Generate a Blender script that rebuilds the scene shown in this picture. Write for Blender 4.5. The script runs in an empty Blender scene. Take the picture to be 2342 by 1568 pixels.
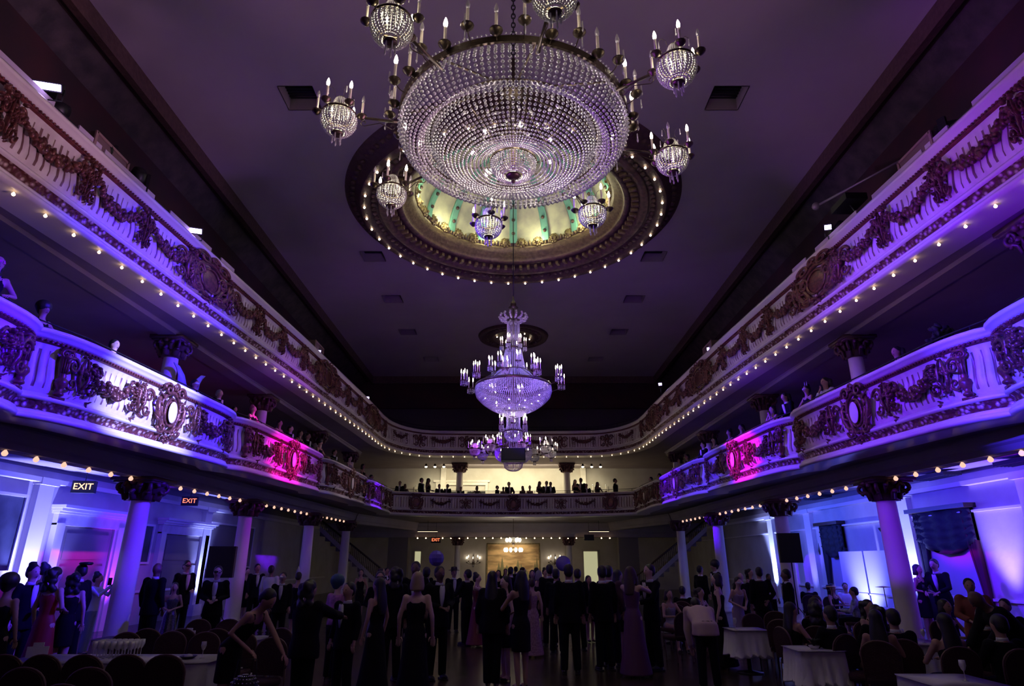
import bpy, math, random, numpy as np
from mathutils import Vector, Matrix
random.seed(7); rng = np.random.default_rng(7)
S = bpy.context.scene
C = bpy.data.collections.new('hall'); S.collection.children.link(C)
R = math.radians
# ------------------------------------------------------------------ camera
cam_d = bpy.data.cameras.new('camera'); cam = bpy.data.objects.new('camera', cam_d); C.objects.link(cam)
F_PX, PITCH, EYE = 1413.0, 19.5, 1.95
cam_d.sensor_width = 36.0; cam_d.lens = 36.0 * F_PX / 2342.0
cam_d.shift_x = -3.0 / 2342.0
cam_d.clip_start = 0.05; cam_d.clip_end = 200
cam.location = (0, 0, EYE); cam.rotation_euler = (R(90 + PITCH), 0, 0)
S.camera = cam
# ------------------------------------------------------------------ colour management and world
S.view_settings.view_transform = 'Standard'; S.view_settings.look = 'None'
S.view_settings.gamma = 1.0; S.view_settings.use_curve_mapping = False
S.view_settings.exposure = 0.0
w = bpy.data.worlds.new('world'); S.world = w; w.use_nodes = True
w.node_tree.nodes['Background'].inputs[0].default_value = (0.02, 0.012, 0.03, 1)
w.node_tree.nodes['Background'].inputs[1].default_value = 0.3
cy = S.cycles
cy.max_bounces = 5; cy.diffuse_bounces = 3; cy.glossy_bounces = 3; cy.transmission_bounces = 3; cy.transparent_max_bounces = 8
cy.sample_clamp_indirect = 2.0; cy.caustics_reflective = False; cy.caustics_refractive = False
cy.use_denoising = True; cy.use_adaptive_sampling = True; cy.adaptive_threshold = 0.02

# ------------------------------------------------------------------ lights
def light(kind, name, loc, power, color, aim=None, size=0.1, angle=45, blend=0.5, size_y=None, shape=None):
    d = bpy.data.lights.new(name, kind); d.energy = power; d.color = color
    if kind == 'AREA':
        d.size = size
        if size_y: d.shape = 'RECTANGLE'; d.size_y = size_y
    else:
        d.shadow_soft_size = size
    if kind == 'SPOT':
        d.spot_size = R(angle); d.spot_blend = blend
    o = bpy.data.objects.new(name, d); C.objects.link(o); o.location = loc
    o.visible_camera = False
    if aim is not None:
        v = Vector(aim) - Vector(loc)
        o.rotation_euler = v.to_track_quat('-Z', 'Y').to_euler()
    return o
BLUE = (0.12, 0.10, 1.0); BLUEW = (0.30, 0.32, 1.0); VIO = (0.30, 0.04, 1.0); MAG = (1.0, 0.02, 0.55); PINK = (0.75, 0.30, 0.85)
LAV = (0.62, 0.42, 1.0); WARM = (1.0, 0.80, 0.52); WARMG = (1.0, 0.90, 0.60); WHITEW = (1.0, 0.90, 0.78)
#@LIGHTS@
# LED wash lights standing on the upper balcony rail, thrown across the hall onto the lower parapets
SPOTS = [
    # (from), (aim), power, colour, angle
    ((7.3, 9.0, 9.5), (-7.5, 12.4, 5.0), 11000, (0.34, 0.36, 1.0), 13),
    ((7.2, 11.0, 9.5), (-7.5, 12.2, 5.2), 6500, (0.04, 0.004, 1.0), 34),
    ((7.1, 21.0, 9.5), (-7.4, 19.3, 5.15), 6000, (1.0, 0.0, 0.72), 12),
    ((7.1, 21.5, 9.5), (-7.4, 19.5, 5.0), 1300, (0.35, 0.0, 0.9), 28),
    ((7.0, 26.0, 9.5), (-7.0, 31.0, 5.1), 11000, (0.12, 0.0, 1.0), 11),
    ((6.9, 27.0, 9.5), (-7.1, 26.4, 5.1), 330, (0.65, 0.45, 0.8), 20),
    ((7.0, 0.5, 6.1), (-7.8, 7.6, 5.2), 8500, (0.045, 0.0, 1.0), 13),
    ((-7.0, 0.5, 6.1), (7.8, 8.8, 5.1), 11000, (0.05, 0.025, 1.0), 13),
    ((-7.3, 9.4, 9.5), (7.6, 11.4, 5.8), 3200, (0.10, 0.0, 1.0), 28),
    ((-7.1, 13.0, 9.5), (7.4, 13.9, 5.9), 300, (0.30, 0.04, 0.8), 24),
    ((-7.1, 21.0, 9.5), (7.35, 19.0, 5.1), 5200, (1.0, 0.0, 0.80), 10),
    ((-7.1, 21.6, 9.5), (7.4, 18.2, 5.2), 5500, (0.07, 0.0, 1.0), 19),
    ((-7.0, 24.0, 9.5), (7.1, 27.3, 5.2), 7500, (0.07, 0.0, 1.0), 16),
    ((-7.0, 22.0, 9.5), (7.2, 23.2, 5.2), 3200, (0.05, 0.01, 1.0), 20),
]
for k, (a, b, p, c, ang) in enumerate(SPOTS):
    light('SPOT', 'led_beam', a, p * 4.0, c, aim=b, size=0.12, angle=ang, blend=0.7)
# uplights at floor level thrown steeply onto the upper parapets
for side, cols in ((-1, ((0.90, 0.46, 0.80), (0.70, 0.34, 0.85), (0.34, 0.15, 1.0), (0.45, 0.20, 0.9), (0.5, 0.24, 0.8))), (1, ((0.40, 0.04, 1.0), (0.60, 0.22, 0.9), (0.34, 0.13, 1.0), (0.36, 0.12, 1.0), (0.55, 0.15, 0.9)))):
    for y, c, p in zip((6.5, 11.5, 16.5, 22.0, 27.5), cols, (2500, 1700, 1150, 650, 260)):
        light('SPOT', 'wash_beam', (-side * 5.6, y, 1.6), p, c, aim=(side * 7.9, y + .5, 10.1), size=0.25, angle=29, blend=0.8)
# low blue wash that catches the undersides of the mouldings
for x, y, p, c in ((-7.5, 13.5, 160, (0.07, 0.01, 1.0)), (7.5, 8.5, 300, (0.16, 0.0, 1.0)), (7.4, 19.0, 120, (0.10, 0.01, 1.0)), (-7.3, 19.0, 70, (0.10, 0.02, 1.0))):
    light('SPOT', 'wash_beam', (x * .1, y - 2, 2.2), p * 7, c, aim=(x, y, 7.5), size=0.2, angle=22, blend=1)
# ceiling wash (violet) and an added, unseen fill from behind the photographer
light('SPOT', 'ceiling_wash', (0, 13, 5.0), 700, (0.36, 0.08, 1.0), aim=(0, 22.5, 12.5), size=0.4, angle=85, blend=1.0)
for sx in (-1, 1): light('SPOT', 'ceiling_wash', (sx * 7.2, 5.0, 9.0), 210, (0.95, 0.36, 0.95), aim=(-sx * 0.5, 9.5, 12.5), size=0.5, angle=105, blend=1.0)
light('AREA', 'front_fill', (0, -2.2, 5.0), 26, (0.55, 0.28, 1.0), aim=(0, 12, 4.0), size=7, size_y=3)
# blue uplights standing on the floor along the side walls
UP = [(-12.0, 16.5, 5200, (.20, .22, 1)), (-12.0, 20.2, 1500, (0.18, 0.02, 1.0)), (-12.0, 25.9, 3000, (.20, .25, 1)), (-12.0, 17.6, 1500, (.16, .18, 1)),
      (11.9, 31.0, 6500, (0.24, 0.32, 1.0)), (11.9, 27.0, 700, (0.14, 0.14, 1.0)), (11.9, 20.2, 3800, (0.20, 0.24, 1.0)), (11.9, 16.5, 3400, (0.18, 0.14, 1.0)), (11.9, 14.0, 900, (.3, .0, 1))]
for x, y, p, c in UP:
    s = -1 if x < 0 else 1
    light('SPOT', 'uplight_beam', (x, y, 0.3), p, c, aim=(x + s * 0.12, y, 3.0), size=0.12, angle=56, blend=0.9)
for x, y, p, c in [(-9.5, 19, 100, (0.035, 0.03, 1.0)), (9.5, 16, 150, (0.05, 0.015, 1.0)), (9.5, 26, 160, (0.05, 0.10, 1.0)), (-9.5, 25, 45, (0.05, 0.04, 1.0)), (-9.5, 13.5, 110, (0.035, 0.035, 1.0)), (9.5, 21, 140, (0.04, 0.04, 1.0))]:
    light('AREA', 'aisle_fill', (x, y, 3.5), p, c, aim=(x * 1.33, y, 2.6), size=4, size_y=.25)  # added fill strips with no fixture, brightening the aisle walls
light('SPOT', 'uplight_beam', (10.6, 22.3, 0.3), 420, (.30, .34, 1), aim=(12.4, 22.3, 1.7), size=.15, angle=80, blend=.9)
# beams that graze the ground floor columns
for a, b, p, c in [((-2, 9, 4.0), (-8.8, 15.1, 2.4), 420, (0.22, 0.0, 1.0)), ((2, 9, 4.0), (8.8, 15.1, 2.4), 2600, (0.13, 0.0, 1.0)),
                   ((-3, 20, 4.0), (-8.8, 27.6, 2.4), 420, (0.20, 0.04, 1.0)), ((-11.8, 12.6, 2.5), (-8.8, 15.1, 1.8), 60, (0.2, 0.26, 1.0)),
                   ((3, 30, 3.5), (8.8, 33.8, 2.0), 130, (0.08, 0.08, 1.0)), ((-3, 17, 4.0), (-8.8, 21.1, 2.0), 90, (0.4, 0.34, 1.0)),
                   ((3, 10, 9.3), (8.8, 15.2, 6.6), 160, (.3, .1, 1)), ((-1, 12, 9.3), (-8.8, 15.2, 6.4), 160, (.3, .22, 1))]:
    light('SPOT', 'column_beam', a, p, c, aim=b, size=0.1, angle=13, blend=0.6)
# warm rooms at the far end
light('AREA', 'foyer_glow', (0, 44.5, 3.3), 40, WARM, aim=(0, 48, 0), size=6, size_y=3)
light('AREA', 'balcony_room_glow', (0, 39.3, 7.6), 420, WARMG, aim=(0, 41.6, 5.3), size=9, size_y=.8)
light('POINT', 'foyer_chandelier_light', (0, 38.0, 2.55), 60, WARMG, size=0.25)
light('SPOT', 'mural_fill', (0, 47.4, 3.9), 260, WARM, aim=(0, 50, 1.9), size=.15, angle=85, blend=.8)  # added spot without a fixture, there to brighten the mural
for k in range(10):
    a = 2 * math.pi * k / 10; light('POINT', 'dome_cove_light', (2.75 * math.cos(a), 17.05 + 2.75 * math.sin(a), 12.98), 21, (1.0, 0.95, 0.60), size=0.08)
#@/LIGHTS@

# ------------------------------------------------------------------ materials
MATS = {}
def mat(name, col, rough=0.6, metal=0.0, emit=None, estr=0.0, noise=None, bump=0.0, bscale=8.0, spec=0.5, sheen=0.0):
    if name in MATS: return MATS[name]
    m = bpy.data.materials.new(name); m.use_nodes = True; nt = m.node_tree; b = nt.nodes['Principled BSDF']
    b.inputs['Base Color'].default_value = (*col, 1); b.inputs['Roughness'].default_value = rough
    b.inputs['Metallic'].default_value = metal; b.inputs['Specular IOR Level'].default_value = spec
    if emit is not None:
        b.inputs['Emission Color'].default_value = (*emit, 1); b.inputs['Emission Strength'].default_value = estr
    tc = nt.nodes.new('ShaderNodeTexCoord')
    if noise:
        n = nt.nodes.new('ShaderNodeTexNoise'); n.inputs['Scale'].default_value = noise[0]; n.inputs['Detail'].default_value = 5
        nt.links.new(tc.outputs['Object'], n.inputs['Vector'])
        r = nt.nodes.new('ShaderNodeValToRGB'); r.color_ramp.elements[0].position = 0.35; r.color_ramp.elements[1].position = 0.65
        r.color_ramp.elements[0].color = (*noise[1], 1); r.color_ramp.elements[1].color = (*col, 1)
        nt.links.new(n.outputs[0], r.inputs[0]); nt.links.new(r.outputs[0], b.inputs['Base Color'])
    if bump:
        n2 = nt.nodes.new('ShaderNodeTexNoise'); n2.inputs['Scale'].default_value = bscale; n2.inputs['Detail'].default_value = 4
        nt.links.new(tc.outputs['Object'], n2.inputs['Vector'])
        bp = nt.nodes.new('ShaderNodeBump'); bp.inputs['Strength'].default_value = bump; bp.inputs['Distance'].default_value = 0.03
        nt.links.new(n2.outputs[0], bp.inputs['Height']); nt.links.new(bp.outputs[0], b.inputs['Normal'])
    if estr and estr > 0:
        try: m.cycles.emission_sampling = 'NONE'
        except Exception: pass
    MATS[name] = m
    return m
CREAM = mat('cream_paint', (0.78, 0.72, 0.62), 0.45, noise=(3, (0.66, 0.60, 0.50)), bump=0.15)
CREAMG = mat('gloss_cream', (0.80, 0.75, 0.66), 0.28)
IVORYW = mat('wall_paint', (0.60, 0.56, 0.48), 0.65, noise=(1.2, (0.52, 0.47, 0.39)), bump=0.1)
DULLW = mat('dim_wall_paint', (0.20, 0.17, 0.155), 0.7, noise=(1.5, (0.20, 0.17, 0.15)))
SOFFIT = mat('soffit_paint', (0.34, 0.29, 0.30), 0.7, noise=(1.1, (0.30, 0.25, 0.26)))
CEILM = mat('ceiling_paint', (0.40, 0.34, 0.38), 0.8, noise=(0.6, (0.37, 0.31, 0.35)))
GOLD = mat('antique_gold', (0.24, 0.09, 0.06), 0.30, 0.3, noise=(14, (0.07, 0.025, 0.025)), bump=0.3, bscale=20)
REDGOLD = mat('red_gilt', (0.24, 0.06, 0.05), 0.35, 0.2, noise=(10, (0.10, 0.03, 0.03)))
GROOVE_SHADE = mat('groove_shade', (0.22, 0.12, 0.10), 0.4, 0.2)  # darker colour that paints shade into the flute grooves
BAND = mat('leaf_relief', (0.55, 0.36, 0.24), 0.4, 0.15)
DKBR = mat('dark_moulding', (0.11, 0.065, 0.05), 0.5, 0.1, noise=(9, (0.07, 0.04, 0.035)), bump=0.5, bscale=14)
MEDB = mat('medallion_brown', (0.17, 0.09, 0.075), 0.5, 0.1, noise=(7, (0.08, 0.045, 0.04)), bump=0.6, bscale=12)
MEDG = mat('medallion_ochre', (0.30, 0.23, 0.10), 0.45, 0.15, noise=(8, (0.18, 0.13, 0.06)), bump=0.4, bscale=14)
REDP = mat('oxblood_panel', (0.045, 0.014, 0.014), 0.8, noise=(1.2, (0.022, 0.012, 0.012)))
FRIEZE = mat('garland_frieze', (0.05, 0.035, 0.032), 0.7, noise=(2.6, (0.012, 0.009, 0.008)), bump=0.8, bscale=6)
GREENR = mat('green_rib', (0.16, 0.42, 0.30), 0.5)
DOMEP = mat('dome_plaster', (0.72, 0.74, 0.46), 0.7, noise=(1.3, (0.38, 0.38, 0.28)))
BRONZE = mat('dark_bronze', (0.09, 0.065, 0.045), 0.38, 0.7, bump=0.2, bscale=30)
BLACKM = mat('black_metal', (0.012, 0.012, 0.014), 0.4, 0.3)
BLACKB = mat('black_box', (0.010, 0.010, 0.013), 0.6)
CANDLE = mat('candle_sleeve', (0.80, 0.72, 0.60), 0.4)
BULB = mat('lit_bulb', (1, 0.9, 0.75), 0.3, emit=(1.0, 0.82, 0.56), estr=14)
FLAME = mat('flame_bulb', (1, 0.9, 0.75), 0.3, emit=(1.0, 0.85, 0.66), estr=22)
STRB = mat('string_bulb', (1, 0.85, 0.6), 0.3, emit=(1.0, 0.68, 0.38), estr=5)
STRBD = mat('soft_string_bulb', (1, 0.8, 0.6), 0.3, emit=(1.0, 0.58, 0.40), estr=1.1)
CLOTH = mat('white_cloth', (0.62, 0.60, 0.62), 0.8, bump=0.2, bscale=5)
CHAIRF = mat('chair_fabric', (0.05, 0.022, 0.026), 0.85, spec=0.15, bump=0.4, bscale=60)
CHAIRT = mat('chair_trim', (0.12, 0.06, 0.055), 0.5)
DARKW = mat('dark_wood', (0.035, 0.02, 0.014), 0.35)
DRAPE = mat('dark_drape', (0.006, 0.005, 0.008), 0.7, bump=0.4, bscale=6)
DRAPER = mat('red_drape', (0.07, 0.006, 0.01), 0.7)
MURALD = mat('dim_painting', (0.06, 0.07, 0.09), 0.6, noise=(1.4, (0.02, 0.025, 0.035)))
SHADE = mat('lit_glass_globe', (1, 1, 1), 0.3, emit=(1.0, 0.93, 0.75), estr=9)
LEDM = mat('led_lens', (0.6, 0.5, 1), 0.3, emit=(0.55, 0.40, 1.0), estr=16)
REDEXIT = mat('exit_glow', (1, 0.2, 0.1), 0.4, emit=(1.0, 0.20, 0.08), estr=2.2)
AMBEXIT = mat('amber_exit_glow', (1, 0.6, 0.2), 0.4, emit=(1.0, 0.55, 0.20), estr=2.4)
LITDOOR = mat('lit_doorway', (0.7, 0.68, 0.45), 0.6, emit=(0.72, 0.70, 0.40), estr=0.55)
BALL = mat('balloon_blue', (0.16, 0.12, 0.45), 0.3)
WHITEB = mat('white_board', (0.55, 0.48, 0.55), 0.6)
PAPER = mat('paper', (0.70, 0.68, 0.68), 0.8)
GREEN = mat('leaf_green', (0.012, 0.02, 0.012), 0.7)

def crystal_mat(name, col, trans=0.5):
    m = bpy.data.materials.new(name); m.use_nodes = True; nt = m.node_tree; nt.nodes.clear()
    out = nt.nodes.new('ShaderNodeOutputMaterial')
    d = nt.nodes.new('ShaderNodeBsdfTranslucent'); d.inputs[0].default_value = (*col, 1)
    e = nt.nodes.new('ShaderNodeBsdfDiffuse'); e.inputs[0].default_value = (*[c * 0.8 for c in col], 1)
    g = nt.nodes.new('ShaderNodeBsdfGlossy'); g.inputs['Color'].default_value = (1, 1, 1, 1); g.inputs['Roughness'].default_value = 0.12
    m1 = nt.nodes.new('ShaderNodeMixShader'); m1.inputs[0].default_value = 1 - trans
    m2 = nt.nodes.new('ShaderNodeMixShader'); m2.inputs[0].default_value = 0.30
    nt.links.new(d.outputs[0], m1.inputs[1]); nt.links.new(e.outputs[0], m1.inputs[2])
    nt.links.new(m1.outputs[0], m2.inputs[1]); nt.links.new(g.outputs[0], m2.inputs[2])
    nt.links.new(m2.outputs[0], out.inputs[0])
    return m
CRYS = crystal_mat('cut_crystal', (0.88, 0.86, 0.84))

def floor_mat():
    m = bpy.data.materials.new('polished_floor'); m.use_nodes = True; nt = m.node_tree; b = nt.nodes['Principled BSDF']
    tc = nt.nodes.new('ShaderNodeTexCoord')
    br = nt.nodes.new('ShaderNodeTexBrick'); br.inputs['Scale'].default_value = 1.6
    br.inputs['Color1'].default_value = (0.05, 0.034, 0.025, 1); br.inputs['Color2'].default_value = (0.04, 0.026, 0.018, 1); br.inputs['Mortar'].default_value = (0.03, 0.02, 0.015, 1)
    br.inputs['Mortar Size'].default_value = 0.006; br.inputs['Brick Width'].default_value = 1.2; br.inputs['Row Height'].default_value = 0.14
    nt.links.new(tc.outputs['Object'], br.inputs['Vector']); nt.links.new(br.outputs[0], b.inputs['Base Color'])
    n = nt.nodes.new('ShaderNodeTexNoise'); n.inputs['Scale'].default_value = 3.0
    nt.links.new(tc.outputs['Object'], n.inputs['Vector'])
    mr = nt.nodes.new('ShaderNodeMapRange'); mr.inputs[3].default_value = 0.16; mr.inputs[4].default_value = 0.30
    nt.links.new(n.outputs[0], mr.inputs[0]); nt.links.new(mr.outputs[0], b.inputs['Roughness'])
    n2 = nt.nodes.new('ShaderNodeTexNoise'); n2.inputs['Scale'].default_value = 1.5
    nt.links.new(tc.outputs['Object'], n2.inputs['Vector'])
    bp = nt.nodes.new('ShaderNodeBump'); bp.inputs['Strength'].default_value = 0.10; bp.inputs['Distance'].default_value = 0.02
    nt.links.new(n2.outputs[0], bp.inputs['Height']); nt.links.new(bp.outputs[0], b.inputs['Normal'])
    return m
FLOORM = floor_mat()
def band_relief(m):
    nt = m.node_tree; b = nt.nodes['Principled BSDF']
    tc = nt.nodes.new('ShaderNodeTexCoord'); v = nt.nodes.new('ShaderNodeTexVoronoi'); v.inputs['Scale'].default_value = 11
    nt.links.new(tc.outputs['Object'], v.inputs['Vector'])
    r = nt.nodes.new('ShaderNodeValToRGB'); r.color_ramp.elements[0].color = (0.74, 0.60, 0.46, 1); r.color_ramp.elements[1].color = (0.12, 0.03, 0.025, 1)
    r.color_ramp.elements[0].position = 0.12; r.color_ramp.elements[1].position = 0.5
    nt.links.new(v.outputs['Distance'], r.inputs[0]); nt.links.new(r.outputs[0], b.inputs['Base Color'])
    bp = nt.nodes.new('ShaderNodeBump'); bp.inputs['Strength'].default_value = 1.0; bp.inputs['Distance'].default_value = 0.06; bp.invert = True
    nt.links.new(v.outputs['Distance'], bp.inputs['Height']); nt.links.new(bp.outputs[0], b.inputs['Normal'])
band_relief(BAND)

# ------------------------------------------------------------------ mesh builder
class MB:
    def __init__(s): s.V = []; s.F = []; s.n = 0; s.M = []
    def add(s, verts, faces, mi=0):
        verts = np.asarray(verts, float).reshape(-1, 3)
        s.V.append(verts); n = s.n
        s.F.extend([tuple(i + n for i in f) for f in faces]); s.M.extend([mi] * len(faces)); s.n += len(verts)
        return s
    def box(s, c, size, rz=0.0, mi=0, M=None):
        x, y, z = [q / 2 for q in size]
        v = np.array([(-x, -y, -z), (x, -y, -z), (x, y, -z), (-x, y, -z), (-x, -y, z), (x, -y, z), (x, y, z), (-x, y, z)])
        if rz:
            a = math.cos(rz); b = math.sin(rz); v = v @ np.array([[a, b, 0], [-b, a, 0], [0, 0, 1]])
        if M is not None: v = v @ np.array(M.to_3x3()).T
        return s.add(v + np.array(c), [(0, 3, 2, 1), (4, 5, 6, 7), (0, 1, 5, 4), (1, 2, 6, 5), (2, 3, 7, 6), (3, 0, 4, 7)], mi)
    def rings(s, rings, closed=True, cap=True, mi=0, loop=False):
        n = len(rings[0]); v = np.concatenate([np.asarray(r, float) for r in rings]); f = []
        m = len(rings); last = m if loop else m - 1
        for i in range(last):
            i2 = (i + 1) % m
            for j in range(n if closed else n - 1):
                k = (j + 1) % n
                f.append((i * n + j, i * n + k, i2 * n + k, i2 * n + j))
        if cap and closed and not loop:
            f.append(tuple(range(n - 1, -1, -1))); f.append(tuple((m - 1) * n + j for j in range(n)))
        return s.add(v, f, mi)
    def tube(s, pts, rad, n=8, mi=0, loop=False, cap=True, side=None):
        P = [Vector(p) for p in pts]; m = len(P); rr = []
        if not hasattr(rad, '__len__'): rad = [rad] * m
        prev = None
        for i, p in enumerate(P):
            if loop: t = P[(i + 1) % m] - P[i - 1]
            else: t = P[min(i + 1, m - 1)] - P[max(i - 1, 0)]
            if t.length < 1e-9: t = Vector((0, 0, 1))
            t.normalize()
            if side is not None: a = Vector(side) - t * t.dot(Vector(side))
            elif prev is not None: a = prev - t * t.dot(prev)
            else: a = t.orthogonal()
            if a.length < 1e-6: a = t.orthogonal()
            a.normalize(); prev = a; b = t.cross(a)
            r = rad[i]; rx, ry = (r if hasattr(r, '__len__') else (r, r))
            rr.append([tuple(p + a * (rx * math.cos(2 * math.pi * j / n)) + b * (ry * math.sin(2 * math.pi * j / n))) for j in range(n)])
        return s.rings(rr, True, cap, mi, loop)
    def lathe(s, prof, n=24, c=(0, 0, 0), mi=0, cap=True, sx=1, sy=1):
        rr = [[(c[0] + r * sx * math.cos(2 * math.pi * j / n), c[1] + r * sy * math.sin(2 * math.pi * j / n), c[2] + z) for j in range(n)] for r, z in prof]
        return s.rings(rr, True, cap, mi)
    def torus(s, c, Rr, r, n=48, m=8, mi=0, rz=None):
        prof = [(Rr + r * math.cos(2 * math.pi * k / m), (rz or r) * math.sin(2 * math.pi * k / m)) for k in range(m)]
        rr = [[(c[0] + q * math.cos(2 * math.pi * j / n), c[1] + q * math.sin(2 * math.pi * j / n), c[2] + z) for j in range(n)] for q, z in prof]
        return s.rings(rr, True, False, mi, loop=True)
    def ball(s, c, r, mi=0, n=10, M=None, m=None):
        r = r if hasattr(r, '__len__') else (r, r, r); m = m or max(4, n // 2 + 1)
        v = [(0, 0, r[2])]
        for i in range(1, m):
            a = math.pi * i / m
            for j in range(n):
                v.append((r[0] * math.sin(a) * math.cos(2 * math.pi * j / n), r[1] * math.sin(a) * math.sin(2 * math.pi * j / n), r[2] * math.cos(a)))
        v.append((0, 0, -r[2])); f = []
        for j in range(n): f.append((0, 1 + j, 1 + (j + 1) % n))
        for i in range(m - 2):
            for j in range(n):
                f.append((1 + i * n + j, 1 + (i + 1) * n + j, 1 + (i + 1) * n + (j + 1) % n, 1 + i * n + (j + 1) % n))
        L = len(v) - 1
        for j in range(n): f.append((L, 1 + (m - 2) * n + (j + 1) % n, 1 + (m - 2) * n + j))
        v = np.array(v)
        if M is not None: v = v @ np.array(M.to_3x3()).T
        return s.add(v + np.array(c), f, mi)
    def inst(s, tv, tf, pos, scl, mi=0):
        tv = np.asarray(tv); pos = np.asarray(pos); scl = np.asarray(scl).reshape(-1, 1, 1)
        v = (tv[None] * scl + pos[:, None, :]).reshape(-1, 3); k = len(tv)
        f = np.asarray(tf)[None] + (np.arange(len(pos)) * k)[:, None, None]
        return s.add(v, [tuple(q) for q in f.reshape(-1, f.shape[-1]).tolist()], mi)
    def mesh(s, name, mats, smooth=True):
        me = bpy.data.meshes.new(name); V = np.concatenate(s.V) if s.V else np.zeros((0, 3))
        me.from_pydata(V.tolist(), [], s.F); me.validate(clean_customdata=False)
        for m in (mats if isinstance(mats, (list, tuple)) else [mats]): me.materials.append(m)
        if len(s.M) == len(me.polygons):
            me.polygons.foreach_set('material_index', s.M)
        me.polygons.foreach_set('use_smooth', [smooth] * len(me.polygons)); me.update()
        return me
    def build(s, name, mats, parent=None, smooth=True, **kw):
        o = bpy.data.objects.new(name, s.mesh(name, mats, smooth)); C.objects.link(o)
        if parent is not None: o.parent = parent
        tag(o, **kw); return o
# bead template (octahedron subdivided once, rounded)
def _bead():
    a = np.array([(1, 0, 0), (-1, 0, 0), (0, 1, 0), (0, -1, 0), (0, 0, 1), (0, 0, -1)], float)
    f = [(0, 2, 4), (2, 1, 4), (1, 3, 4), (3, 0, 4), (2, 0, 5), (1, 2, 5), (3, 1, 5), (0, 3, 5)]
    v = [tuple(x) for x in a]; out = []; mid = {}
    def m(i, j):
        k = (min(i, j), max(i, j))
        if k not in mid:
            p = (np.array(v[i]) + np.array(v[j])); p /= np.linalg.norm(p); v.append(tuple(p)); mid[k] = len(v) - 1
        return mid[k]
    for a_, b_, c_ in f:
        x, y, z = m(a_, b_), m(b_, c_), m(c_, a_); out += [(a_, x, z), (x, b_, y), (z, y, c_), (x, y, z)]
    return np.array(v), out
BV, BF = _bead()
def tag(o, label=None, cat=None, group=None, kind=None):
    if label: o['label'] = label
    if cat: o['category'] = cat
    if group: o['group'] = group
    if kind: o['kind'] = kind
def empty(name, loc=(0, 0, 0), rz=0.0, **kw):
    o = bpy.data.objects.new(name, None); C.objects.link(o); o.location = loc; o.rotation_euler = (0, 0, rz); o.empty_display_size = 0.2
    tag(o, **kw); return o
def copy_tree(o, parent=None):
    c = o.copy(); C.objects.link(c); c.parent = parent
    for ch in list(o.children): copy_tree(ch, c)
    return c
def inst_obj(me, name, parent, loc=(0, 0, 0), rz=0.0, scale=1.0, kind=None):
    o = bpy.data.objects.new(name, me); C.objects.link(o); o.parent = parent; o.location = loc; o.rotation_euler = (0, 0, rz)
    o.scale = (scale,) * 3 if not hasattr(scale, '__len__') else scale
    if kind: o['kind'] = kind
    return o

# ------------------------------------------------------------------ the shell of the hall
HZ = 12.5                                   # ceiling height
DC = (0.0, 17.05); DR = 3.55                 # dome centre and hole radius
def struct(name, mb, m, smooth=False): return mb.build(name, m, None, smooth, kind='structure')
struct('floor', MB().box((0, 23, -0.1), (26, 58, 0.2)), FLOORM)
# ceiling with a round opening
def ceiling():
    mb = MB(); n = 128; x0, x1, y0, y1 = -8.75, 8.75, -4, 36.2; inner = []; outer = []
    for j in range(n):
        a = 2 * math.pi * j / n; c, s_ = math.cos(a), math.sin(a)
        inner.append((DC[0] + DR * c, DC[1] + DR * s_, HZ))
        t = min((x1 - DC[0]) / abs(c) if abs(c) > 1e-9 else 1e9, ((y1 - DC[1]) if s_ > 0 else (DC[1] - y0)) / abs(s_) if abs(s_) > 1e-9 else 1e9)
        outer.append((DC[0] + t * c, DC[1] + t * s_, HZ))
    top = lambda q, d: [(x, y, z + d) for x, y, z in q]
    mb.rings([outer, inner, top(inner, 0.25), top(outer, 0.25)], True, False)
    # the four corners left by the radial layout
    for cx, cyy in ((x0, y0), (x1, y0), (x1, y1), (x0, y1)):
        a = math.atan2(cyy - DC[1], cx - DC[0]) % (2 * math.pi); j = int(a / (2 * math.pi) * n)
        p, q = outer[j % n], outer[(j + 1) % n]
        mb.add([p, (cx, cyy, HZ), q], [(0, 1, 2)])
    struct('ceiling', mb, CEILM)
ceiling()
# side walls, behind wall, far walls
for s_, nm in ((-1, 'left'), (1, 'right')):
    mb = MB(); mb.box((s_ * 12.65, 23, 2.1), (0.3, 58, 4.3))
    struct('wall_' + nm, mb, IVORYW)
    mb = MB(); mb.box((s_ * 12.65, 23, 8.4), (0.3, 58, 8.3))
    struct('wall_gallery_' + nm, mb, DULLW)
    mb = MB(); mb.box((s_ * 9.55, 16, 11.3), (0.3, 41, 2.5))         # attic wall over the gallery
    struct('wall_attic_' + nm, mb, REDP)
    mb = MB(); mb.box((s_ * 11.0, 16, 12.6), (3.3, 41, 0.2)); struct('ceiling_gallery_' + nm, mb, DULLW)
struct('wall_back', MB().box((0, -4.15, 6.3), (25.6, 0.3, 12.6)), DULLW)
struct('wall_far', MB().box((0, 50.15, 2.2), (25.6, 0.3, 4.6)), IVORYW)
struct('wall_balcony_far', MB().box((0, 41.65, 6.25), (25.6, 0.3, 3.3)), IVORYW)
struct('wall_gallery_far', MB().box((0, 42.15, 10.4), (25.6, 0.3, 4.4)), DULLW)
struct('wall_attic_far', MB().box((0, 36.4, 11.6), (19.4, 0.3, 1.9)), REDP)
struct('ceiling_gallery_end', MB().box((0, 39.3, 12.7), (25.6, 6.4, 0.2)), DULLW)
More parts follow.
